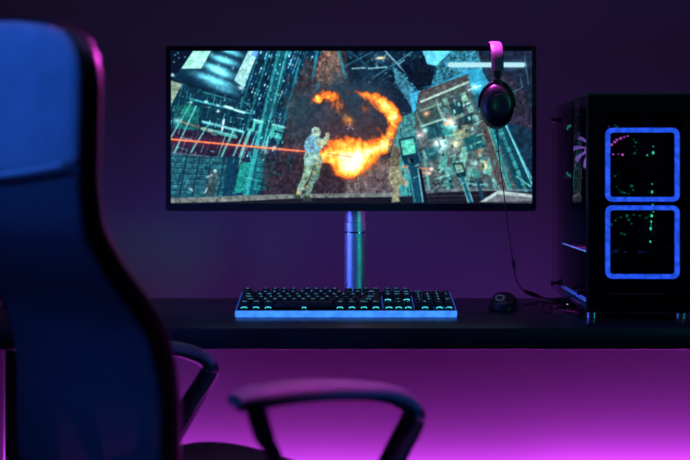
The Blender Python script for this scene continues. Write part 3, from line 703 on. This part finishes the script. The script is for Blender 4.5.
# rear panel: a frame round the fan opening, ports below
b = N()
fcx, fcz = P(592, 150, 2.46).x-cl-.016, P(0, 151, 2.46).z-DT
box(b, (.008, CDp-.004, (CH+zb)/2), (.016, .004, CH-zb-.012)); box(b, (CWd*.80, CDp-.004, (CH+zb)/2), (CWd*.39, .004, CH-zb-.012))
box(b, (CWd*.34, CDp-.004, (zb+fcz-.062)/2+.004), (CWd*.58, .004, fcz-.062-zb-.008)); box(b, (CWd*.34, CDp-.004, (CH+fcz+.062)/2-.003), (CWd*.58, .004, CH-fcz-.062-.006))
obj('rear_panel', b, M['casing'], pc)
# front: steel surround, tinted glass
b = N(); ringprism(b, [(CWd/2+x, (CH+zb)/2+z) for x, z in rrect(CWd, CH-zb, .004, 4)], [(CWd/2+x+.002, (CH+zb)/2+z+.016) for x, z in rrect(CWd-.066, CH-zb-.112, .003, 4)], -.004, .012)
obj('front_frame', b, M['casing'], pc)
b = N(); prism(b, rrect(CWd-.006, CH-zb-.008, .003, 4), -.0085, -.0045, (CWd/2, 0, (CH+zb)/2)); obj('front_glass', b, M['frontglass'], pc)
def front_pt(px, py): v = P(px, py, CYF-.01); return (v.x-cl, v.z-DT)
for (x0, y0, x1, y1) in ((605.5, 128, 678.5, 201.5), (605.5, 205.5, 678.5, 278.5)):
    a0, a1 = front_pt(x0, y1), front_pt(x1, y0); w_, h_ = a1[0]-a0[0], a1[1]-a0[1]; c_ = ((a0[0]+a1[0])/2, (a0[1]+a1[1])/2)
    b = N(); ringprism(b, [(c_[0]+x, c_[1]+z) for x, z in rrect(w_, h_, .013, 6)], [(c_[0]+x, c_[1]+z) for x, z in rrect(w_-.0175, h_-.0175, .006, 6)], -.0115, -.0086)
    lf = obj('light_frame', b, M['ring'], pc)
cb('seam_strip', (CWd*.44, -.0092, .052), (CWd*.5, .001, .0015), M['steel'], .0003)
# side glass on four studs
b = N(); box(b, (-.0075, CDp/2+.004, (CH+zb)/2), (.004, CDp-.004, CH-zb-.012), .0008); obj('side_glass', b, M['sideglass'], pc)
for py_, pz_ in ((.028, CH-.042), (CDp-.022, CH-.030), (.022, .052), (CDp-.018, .038)):
    b = N(); lathe(b, [(.0001, -.0155), (.0055, -.0155), (.0065, -.014), (.0065, -.0102), (.0030, -.0098), (.0030, .0005)], (0, py_, pz_), 'X', 20); obj('thumbscrew', b, M['black'], pc)
# corner pillars left side
for y_ in (.008, CDp-.008): cb('pillar', (.004, y_, (CH+zb)/2), (.008, .010, CH-zb-.012), M['casing'])
# inside
cb('motherboard', (CWd-.022, .245, .275), (.003, .24, .29), M['board'])
cb('graphics_card', (CWd-.085, .235, .235), (.110, .25, .040), M['casing'], .003)
gc = cb('graphics_card_light', (CWd-.1405, .235, .252), (.0015, .16, .002), M['bluebits'], .0)
cb('power_supply_shroud', (CWd/2+.002, CDp/2, .127), (CWd-.022, CDp-.036, .004), M['casing'])
cb('shroud_light', (.0088, .195, .1300), (.0018, .32, .0020), M['stripe'], .0)
cb('floor_glow', (.012, .195, .030), (.010, .33, .003), M['edge'], .0)  # emissive strip added to give the blue glow low in the case
cb('power_supply', (CWd-.09, .285, .070), (.14, .15, .085), M['casing'], .003)
cb('cable_cover', (CWd-.05, .085, .28), (.05, .012, .28), M['casing'], .003)
cb('memory_stick', (.095, .30, .305), (.006, .10, .04), M['board'], .001); cb('memory_stick', (.110, .30, .305), (.006, .10, .04), M['board'], .001)
def fan(loc, r, blade_m, hub_m, corner_m, rotz=0, face='Y', nled=0, led_m=None, led_arc=(0, 360)):
    b = N(); fr = obj('fan_frame', _fanframe(b, r), [M['casing'], corner_m], pc, loc=loc)
    b = N()
    for k in range(9):
        a = 2*math.pi*k/9
        pts = []
        for q in range(5):
            rr = r*(.30+.62*q/4); aa = a+.45*q/4
            pts.append((rr*math.cos(aa), 0, rr*math.sin(aa)))
        vs0 = [b.verts.new((p[0]*1, -.004, p[2]*1)) for p in pts]
        vs1 = [b.verts.new((p[0]*math.cos(.42)-p[2]*math.sin(.42), .006, p[0]*math.sin(.42)+p[2]*math.cos(.42))) for p in pts]
        for i in range(4):
            f = b.faces.new((vs0[i], vs0[i+1], vs1[i+1], vs1[i]))
    bl = obj('fan_blades', b, blade_m, fr, None)
    md = bl.modifiers.new('thick', 'SOLIDIFY'); md.thickness = .0012
    b = N(); lathe(b, [(.0001, -.009), (r*.27, -.009), (r*.30, -.006), (r*.30, .008), (.0001, .008)], axis='Y', seg=28); obj('fan_hub', b, hub_m, fr)
    if nled:
        b = N()
        for k in range(nled):
            a = R(led_arc[0]+(led_arc[1]-led_arc[0])*k/max(1, nled-1)); rr = r*1.0
            box(b, (rr*math.cos(a), -.0125, rr*math.sin(a)), (.0030+.0012*(k % 3), .002, .0026+.001*((k*7) % 3)), .0006)
        obj('fan_lights', b, led_m, fr)
    fr.rotation_euler = (0, 0, rotz); return fr
def _fanframe(b, r):
    n = 40; q = r*1.12; o = []; i_ = []
    base = rrect(2*q, 2*q, r*.18, 9); m = len(base)
    for x, z in base:
        a = math.atan2(z, x); o.append((x, z)); i_.append((r*1.04*math.cos(a), r*1.04*math.sin(a)))
    ringprism(b, o, i_, -.0115, .0115)
    for sx, sz in ((1, 1), (1, -1), (-1, 1), (-1, -1)):
        for w_ in ((.93, .93), (.86, .97), (.97, .86)):
            box(b, (sx*q*w_[0]*.97, -.0122, sz*q*w_[1]*.97), (.004, .002, .006), .0005, mi=1)
    return b
def lit_disc(fr, r, m):
    b = N(); lathe(b, [(.0001, .0085), (r*.98, .0085), (r*.98, .0100), (.0001, .0100)], axis='Y', seg=36); obj('fan_diffuser', b, m, fr)
rf = fan((fcx, CDp-.020, fcz), .054, M['casing'], M['violet'], M['green_dim']); lit_disc(rf, .041, M['violet'])
f1 = fan((.0+front_pt(642, 0)[0]-.012, .030, front_pt(0, 165)[1]), .058, M['casing'], M['casing'], M['casing'], nled=13, led_m=M['magenta'], led_arc=(100, 185))
f2 = fan((.0+front_pt(642, 0)[0]-.012, .030, front_pt(0, 242)[1]-.006), .058, M['casing'], M['casing'], M['casing'], nled=10, led_m=M['green_dim'], led_arc=(40, 150))
# arcs and columns of tiny green lights on boards seen through the front glass
def bits(name, pts, m, s=(.0026, .002, .004)):
    b = N()
    for i, (px, py) in enumerate(pts):
        x, z = front_pt(px, py); k = 1+.35*((i*5) % 3-1)
        box(b, (x, .0125, z), (s[0]*k, s[1], s[2]*k), .0005)
    return obj(name, b, m, pc)
bits('lights_and_glints', [(655.5, 146), (655.5, 152.5), (649.5, 155), (654.5, 184), (654.5, 192), (655, 205), (655.5, 212), (654, 216), (653.5, 222), (653.5, 225.5), (653, 229), (652.6, 242)], M['green'])
bits('lights_and_glints', [(636, 139), (638, 142), (636.5, 146), (639, 150), (637, 153), (619, 187), (621, 190), (624, 192), (627, 193), (631, 194), (634, 186), (635.5, 190), (629, 217), (631, 220), (634, 224), (620, 218), (624, 234), (627, 235)], M['green_dim'], (.0036, .002, .0036))
bits('lights_and_glints', [(618.5, 142), (619, 139.5), (623, 138), (612, 156), (611, 154.5), (615.5, 154), (621, 153.8), (625, 154.4)], M['magenta'], (.0030, .002, .0030))
bits('lights_and_glints', [(607, 125.6), (611, 126.2), (560, 500)][:2], M['violet'], (.0012, .002, .005))  # emissive marks standing in for two small reflections on the front
for x_ in (.030, CWd-.030):
    for y_ in (.020, CDp-.030):
        b = N(); lathe(b, [(.0001, 0), (.011, 0), (.0125, .002), (.0125, zb-.001), (.0001, zb-.001)], (x_ if not (x_ < .1 and y_ < .1) else .012, y_, 0), seg=24); obj('foot', b, M['chrome'] if y_ < .1 else M['rubber'], pc)

# ------------------------------------------------------------------ the headphones hung over the screen's corner
HX = P(494.8, 0, 2.37).x
hp = thing('headphones', 'black over-ear headphones hooked over the top right edge of the monitor', 'headphones', (HX, MY+.010, P(0, 46, MY).z+.0010))
topz = .0005
arc = []
for k in range(13):
    a = math.pi*k/12; arc.append((0, -.062*math.cos(a), -.045+.0505*math.sin(a)**.75+topz))
b = N(); sweep(b, [(0, -.064, -.062)]+arc+[(0, .064, -.062)], .0135, .0042, 14, up=(0, 0, 1), n=2, sq=.7)
# keep the pad's width sideways: sweep's sideways axis is x for a path in the y-z plane
obj('headband', b, M['band'], hp)
b = N(); sweep(b, [(0, -.0585, -.060)]+[(0, y*.93, z-.0050) for _, y, z in arc[1:-1]]+[(0, .0585, -.060)], .0115, .0012, 12, n=2, sq=.7); 
obj('headband_padding', b, M['cuppad'], hp)
for s in (-1, 1):
    b = N(); sweep(b, [(0, s*.064, -.055), (0, s*.066, -.075), (0, s*.065, -.100)], [.0085, .0085, .0120], .0026, 10, n=4, sq=.7)
    sweep(b, [(-.0385, s*.052, -.140), (-.036, s*.058, -.115), (-.020, s*.063, -.092), (0, s*.065, -.086), (.020, s*.063, -.092), (.036, s*.058, -.115), (.0385, s*.052, -.140)], .0035, .0030, 8, up=(0, 1, 0), n=4)
    obj('yoke', b, M['cup'], hp)
    zc_ = -.136
    b = N(); lathe(b, [(.0001, .077), (.020, .0765), (.027, .074), (.031, .069), (.0345, .062), (.0350, .052), (.033, .048), (.0001, .048)] if s > 0 else
                   [(.0001, -.077), (.020, -.0765), (.027, -.074), (.031, -.069), (.0345, -.062), (.0350, -.052), (.033, -.048), (.0001, -.048)], (0, 0, zc_), 'Y', 40, sx=1.06, sy=1.46)
    cup = obj('ear_cup', b, M['cup'], hp)
    b = N(); lathe(b, [(.012, s*.0772), (.022, s*.0768), (.022, s*.0782), (.020, s*.0790), (.013, s*.0790), (.012, s*.0784)], (.003, 0, zc_-.002), 'Y', 32, sy=1.2); obj('cup_cap', b, M['black'], cup)
    b = N()
    prf = []
    for k in range(9):
        a = math.pi*k/8; prf.append((.0245+.0115*math.sin(a)+.0, s*(.047-.0125*(1-math.cos(a))/1.0*.62)))
    lathe(b, [(.020, s*.048)]+prf+[(.020, s*.034)], (0, 0, zc_), 'Y', 36, sy=1.42); obj('ear_pad', b, M['cuppad'], cup)

def cable(name, pts, r, label, m='rubber', n=8, extra=None, group=None):
    b = N(); sweep(b, pts, r, r, 8, up=(.3, .9, .2), n=n)
    o = obj(name, b, M[m]); tag(o, label, 'cable', group); return o
# headphone cable: drops in front of the screen and reaches the desk; inline switch and splitter belong to it
hc = thing('headphone_cable', 'thin black cable dangling from the headphones down to the desk', 'cable', tuple(P(497, 129, 2.315)))
h0 = hc.location
def rel(pts): return [Vector(p)-h0 for p in pts]
b = N(); sweep(b, rel([P(496.5, 129.5, 2.322), P(498, 145, 2.325), P(500, 165, 2.33), P(503.5, 190, 2.33), P(507, 220, 2.33), P(510.5, 245, 2.33), P(513, 262, 2.33)]), .0012, .0012, 8, up=(.3, .9, .2), n=6)
sweep(b, rel([P(513.5, 266, 2.33), P(515.5, 277, 2.335), P(520, 287, 2.34), P(526, 291.5, 2.345)]), .0012, .0012, 8, up=(.3, .9, .2), n=6)
sweep(b, rel([P(538, 296, 2.36), P(548, 298.3, 2.38), P(558, 298, 2.33), P(568, 297, 2.20), P(575, 295.4, 2.13)]), .0012, .0012, 8, up=(.3, .9, .2), n=6)
obj('cord', b, M['rubber'], hc)
b = N(); sweep(b, rel([P(512.6, 259, 2.33), P(513.3, 263, 2.33), P(514.2, 270, 2.33)]), [.002, .0042, .002], [.002, .0034, .002], 10, up=(.3, .9, .2), n=5); obj('volume_control', b, M['black'], hc)
b = N(); sweep(b, rel([P(524, 290.5, 2.343), P(528, 292.5, 2.346), P(536, 295.6, 2.355), P(541, 297, 2.362)]), [.002, .0052, .005, .002], [.002, .004, .004, .002], 10, up=(.3, .9, .2), n=5); obj('splitter', b, M['black'], hc)
zt = DT+.0018
def D(px, py):      # a point lying on the desk top
    d = (CAMZ-zt)*F/(py-185); return P(px, py, d)
cable('mouse_cable', [D(516, 304)+Vector((0, 0, .005)), D(524, 304.5), D(534, 303), D(545, 301.8), D(556, 303), D(566, 301.6), D(572, 300.2)], .0014, 'thin mouse cable lying on the desk from the mouse towards the computer case')
cable('power_cable', [D(572, 313), D(562, 311), D(553, 308), D(551, 304), D(556, 301), D(564, 300.6), D(571, 301.8)], .0022, 'thick dark cable curled in a loop beside the foot of the computer case')
cable('usb_cable', [D(574, 309), D(565, 306.5), D(558, 306.8), D(549, 312), D(541, 308), D(546, 302.6), D(558, 299.2), D(570, 299.0)], .0016, 'looping thin cable lying in front of the power cable beside the computer case')
b = N(); v = D(566.5, 307.0); sweep(b, [v+Vector((-.006, 0, .004)), v+Vector((.012, .004, .004))], .0042, .0030, 10, n=3, sq=.6)
ad = tag(obj('usb_dongle', b, M['black']), 'tiny plug with a white light dot among the cables by the computer case', 'plug')
b = N(); v2 = v+Vector((.001, -.0035, .0062)); lathe(b, [(.0001, -.0010), (.0013, -.001), (.0013, .001), (.0001, .001)], v2, 'Y', 10); o = obj('light_dot', b, glow_mat('white_dot_glow', (.55, .6, .9), .8)); o.parent = ad

# ------------------------------------------------------------------ the office chair (x forward, y to its left)
A38 = R(41)
ch = thing('office_chair', 'high-backed mesh office chair with arm loops and a pale headrest, in front of the desk', 'office chair', (-.066, 1.688, 0), (0, 0, A38))
SZ = [(.56, .368), (.67, .370), (.744, .370), (.79, .377), (.83, .389), (.87, .417), (.905, .445), (.952, .473), (1.009, .479), (1.10, .476), (1.157, .476), (1.24, .472)]
def sback(z): return float(np.interp(z, [q[0] for q in SZ], [q[1] for q in SZ]))
HW = .200
ZT, ZB = 1.192, .575
def halfw(z):
    w = HW
    if z > ZT-.07: u = (z-(ZT-.07))/.07; w = HW-.075*(1-math.sqrt(max(0, 1-u*u)))-.004*u
    if z < ZB+.05: u = (ZB+.05-z)/.05; w = HW-.05*(1-math.sqrt(max(0, 1-u*u)))
    return w
def bpt(v, z, off=0.0):       # v in -1..1 across; edges wrap a little forward
    w = halfw(z); y = v*w
    zz = z+.016*(1-v*v)*max(0, (z-1.10)/.11)
    return Vector((-sback(z)+.020*v*v-.016+off, y, zz))
def panel(z0, z1, nz, nv, thick, off=0, bulge=0, vlim=.985, ztop=None, dip=0.0):
    b = bmesh.new(); g = []
    for i in range(nz+1):
        t = i/nz; row_ = []
        for k in range(nv+1):
            v = (-1+2*k/nv)*vlim; z = z0+(z1-z0)*t - dip*(1-t)*(1-v*v)
            p = bpt(v, z, off-bulge*(1-v**4)*math.sin(math.pi*t)**.5); row_.append(b.verts.new(p))
        g.append(row_)
    for i in range(nz):
        for k in range(nv): b.faces.new((g[i][k], g[i][k+1], g[i+1][k+1], g[i+1][k]))
    return b
zs_ = 1.026
b = panel(ZB-.002, zs_+.004, 30, 24, 0, off=-.0145, vlim=1.02); o = obj('mesh_back', b, M['weave'], ch, 80); md = o.modifiers.new('thick', 'SOLIDIFY'); md.thickness = .0015
b = panel(zs_, ZT+.001, 16, 24, 0, off=-.0165, bulge=.006, dip=.012, vlim=1.02); o = obj('headrest', b, M['fabric'], ch, 80); md = o.modifiers.new('thick', 'SOLIDIFY'); md.thickness = .006; o['label'] = 'pale fabric headrest panel'
b = N(); sweep(b, [bpt(v/10*.97, zs_-.012*(1-(v/10)**2), -.0262) for v in range(-10, 11)], .0030, .0030, 8, n=2); obj('headrest_seam', b, M['seam'], ch)
# outer frame: closed loop round the back
loop = []
nz = 30
for i in range(nz+1): z = ZB+(ZT-ZB)*(i/nz); loop.append(bpt(1, z))
for k in range(1, 12): loop.append(bpt(1-2*k/12, ZT))
for i in range(nz+1): z = ZT-(ZT-ZB)*(i/nz); loop.append(bpt(-1, z))
for k in range(1, 12): loop.append(bpt(-1+2*k/12, ZB))
b = N(); sweep(b, loop, .0065, .0145, 14, up=(1, 0, 0), closed=True, sq=.7)
obj('back_frame', b, M['frame'], ch, 60)
# lumbar pad and the two-pronged spine behind the mesh
b = N()
g = []
for i in range(9):
    t = i/8; row_ = []
    for k in range(17):
        v = (-1+2*k/16)*.74; z = .715+.085*t; p = bpt(v, z, .028+.012*math.cos(v*2)*math.sin(math.pi*t)); row_.append(b.verts.new(p))
    g.append(row_)
for i in range(8):
    for k in range(16): b.faces.new((g[i][k], g[i][k+1], g[i+1][k+1], g[i+1][k]))
o = obj('lumbar_pad', b, M['frame'], ch, 60); md = o.modifiers.new('thick', 'SOLIDIFY'); md.thickness = .014
b = N()
for s in (-1, 1):
    sweep(b, [(-sback(.72)+.012, s*.125, .725), (-.335, s*.085, .66), (-.33, s*.03, .60), (-.30, s*.015, .545)], .012, .008, 10, up=(1, 0, 0), n=5)
sweep(b, [(-.33, 0, .60), (-.30, 0, .53), (-.20, 0, .478), (-.12, 0, .472)], .030, .010, 10, up=(1, 0, .4), n=5)
obj('back_brace', b, M['frame'], ch)
# seat
b = N(); lv = [(.470, .475), (.478, .500), (.500, .520), (.530, .525), (.552, .510), (.563, .46), (.566, .36), (.5665, .2)]
rings = []
for z, q in lv:
    ring = []
    for x, y in rrect(.40*q/.525, .46*q/.525, .09*q/.525, 8):
        drop = -.014*max(0, (x-.09)/.1)**2 if z > .5 else 0
        ring.append(b.verts.new((-.175+x*1.06, y*1.02, z+drop+(.010 if z > .49 else 0))))
    rings.append(ring)
for A, B in zip(rings, rings[1:]):
    for k in range(len(A)): b.faces.new((A[k], A[(k+1) % len(A)], B[(k+1) % len(A)], B[k]))
b.faces.new(rings[0]); b.faces.new(rings[-1]); obj('seat', b, M['seat'], ch, 60)
b = N(); box(b, (-.19, 0, .462), (.22, .30, .018), .006); obj('seat_plate', b, M['frame'], ch)
# arms
for s in (-1, 1):
    y = s*.252
    b = N()
    sweep(b, [(-.308, y, .7430), (-.275, y, .7450), (-.20, y, .743), (-.12, y, .7345), (-.060, y, .724), (-.022, y, .707), (-.006, y, .691)],
          [.016, .027, .030, .029, .026, .022, .017], [.007, .0115, .0115, .0105, .0095, .009, .008], 16, n=6, sq=.75)
    arm = obj('armrest', b, M['armpad'], ch, 60)
    b = N()
    sweep(b, [(-.30, y, .7350), (-.20, y, .7335), (-.12, y, .7255), (-.060, y, .7145), (-.016, y, .6975), (-.006, y, .681), (-.018, y, .662), (-.048, y, .628), (-.095, y-s*.004, .563), (-.125, y-s*.012, .510), (-.15, y-s*.045, .466), (-.16, s*.13, .455)],
          [.012, .016, .016, .016, .017, .020, .021, .020, .019, .019, .018, .018], [.006, .006, .006, .007, .011, .013, .012, .011, .011, .010, .009, .008], 14, n=6, up=(.2, 0, 1), sq=.8)
    obj('arm_loop', b, M['frame'], arm, 60)
    b = N()
    for o_ in (-.008, .008):
        sweep(b, [(.003, y+o_, .676), (-.014, y+o_*.8, .646), (-.038, y+o_*.6, .612), (-.075, y+o_*.5, .562)], .003, .003, 8, n=4)
    obj('arm_rib', b, M['frame'], arm, 60)
    b = N(); sweep(b, [(-.276, y, .733), (-.272, y, .717), (-.262, y, .690)], [.016, .015, .0145], [.012, .012, .0115], 12, up=(1, 0, 0), n=4)
    sweep(b, [(-.264, y, .693), (-.244, y, .655), (-.222, y-s*.004, .565), (-.212, y-s*.012, .510), (-.20, y-s*.045, .468), (-.195, s*.13, .457)], .0115, .0095, 12, up=(1, 0, 0), n=5)
    obj('arm_post', b, M['frame'], arm, 60)
b = N(); lathe(b, [(.0001, .10), (.026, .10), (.026, .30), (.015, .302), (.015, .455), (.0001, .455)], (-.19, 0, 0)); obj('gas_lift', b, M['frame'], ch)
for k in range(5):
    a = R(18+72*k); dx, dy = math.cos(a), math.sin(a)
    b = N(); sweep(b, [(-.19+dx*.02, dy*.02, .115), (-.19+dx*.15, dy*.15, .100), (-.19+dx*.29, dy*.29, .078)], [.024, .020, .014], [.02, .014, .010], 10, n=4); lg = obj('base_leg', b, M['frame'], ch)
    b = N(); c0 = Vector((-.19+dx*.285, dy*.285, .026)); side = Vector((-dy, dx, 0))
    for q in (-1, 1):
        sweep(b, [c0+side*q*.008, c0+side*q*.022], .026, .026, 20, n=1)
    sweep(b, [c0+Vector((0, 0, .02)), c0+Vector((0, 0, .055))], .006, .006, 8, up=(1, 0, 0), n=1)
    obj('caster', b, M['rubber'], lg)

# ------------------------------------------------------------------ lights
def area(name, loc, target, size, size_y, col, power, spread=180):
    l = bpy.data.lights.new(name, 'AREA'); l.shape = 'RECTANGLE'; l.size = size; l.size_y = size_y; l.color = col; l.energy = power; l.spread = R(spread)
    o = bpy.data.objects.new(name, l); C.objects.link(o); o.location = loc
    o.rotation_euler = (Vector(target)-Vector(loc)).to_track_quat('-Z', 'Y').to_euler(); return o
# LED strip lying on top of the skirting board, washing the wall from below
l1 = area('led_strip_light', (0.55, WY-.045, .228), (0.55, WY-.045, 1), 3.1, .02, (.66, .055, .92), 21.5)
l1b = area('led_strip_light', (1.1, WY-.045, .228), (1.1, WY-.045, 1), 1.2, .02, (.66, .055, .92), 2.5)
l2 = area('violet_fill', (0, 1.6, 2.55), (0, 2.6, .9), 1.6, .6, (.32, .30, .98), 6.2)  # unseen fill added in place of ambient light on the wall
l3 = area('blue_lamp', (-1.25, .75, 1.75), (-.42, 1.25, 1.16), .3, .3, (.02, .16, 1.0), 1.15, 60)
l3b = area('low_blue_fill', (.62, .35, .50), (-.03, 1.6, .62), .10, .30, (.02, .18, 1.0), .12, 20)  # unseen fill added for blue reflections on the arm bars
l4 = area('magenta_lamp', (.60, 1.55, 2.20), (.02, 1.36, .75), .3, .15, (.80, .07, .85), .6, 24)
l4a = area('magenta_rim_fill', (.45, 2.45, 1.75), (-.21, 1.24, 1.12), .2, .2, (.85, .07, .80), .65, 14)  # added from behind, stands in for the wall's glow along the chair edge
l4b = area('headband_fill', (.15, 2.43, 1.95), (.335, 2.37, 1.32), .08, .06, (.85, .06, .85), .75, 9)  # unseen narrow light added to tint the top of the headband
l5 = area('teal_lamp', (1.25, 1.28, 1.05), (.03, 2.44, .95), .60, .40, (.02, .56, .62), .20, 20)
l5b = area('ear_cup_fill', (1.2, 1.5, 1.25), (.33, 2.30, 1.12), .2, .2, (.02, .75, .50), .06, 20)  # small unseen light added for the green sheen on the ear cup
l6 = area('column_fill', (-1.3, 1.8, 1.05), (.02, 2.42, .95), .80, .3, (.08, .14, 1.0), 1.2, 34)  # unseen light added to make the violet highlight on the stand column
pl = bpy.data.lights.new('case_fill', 'AREA'); pl.size = .12; pl.energy = .05; pl.color = (.05, .25, 1.0)  # unseen blue fill added inside the case
po = bpy.data.objects.new('case_fill', pl); C.objects.link(po); po.parent = pc; po.location = (.10, .2, .20); po.rotation_euler = (0, 0, 0)

w = bpy.data.worlds.new('World'); bpy.context.scene.world = w; w.use_nodes = True
w.node_tree.nodes['Background'].inputs[0].default_value = (.02, .01, .05, 1); w.node_tree.nodes['Background'].inputs[1].default_value = .3

# ------------------------------------------------------------------ camera
cam = bpy.data.cameras.new('camera'); co_ = bpy.data.objects.new('camera', cam); C.objects.link(co_)
co_.location = (0, 0, CAMZ); co_.rotation_euler = (R(90), 0, 0)
cam.sensor_width = 36; cam.lens = 36*F/690; cam.shift_y = -45/690
cam.clip_start = .05
cam.dof.use_dof = True; cam.dof.focus_distance = 2.33; cam.dof.aperture_fstop = 2.6
S = bpy.context.scene; S.camera = co_
S.view_settings.view_transform = 'Standard'; S.view_settings.look = 'None'; S.view_settings.exposure = 0; S.view_settings.gamma = 1; S.view_settings.use_curve_mapping = False
S.cycles.use_denoising = True; S.cycles.max_bounces = 8; S.cycles.transparent_max_bounces = 16; S.cycles.sample_clamp_indirect = 4
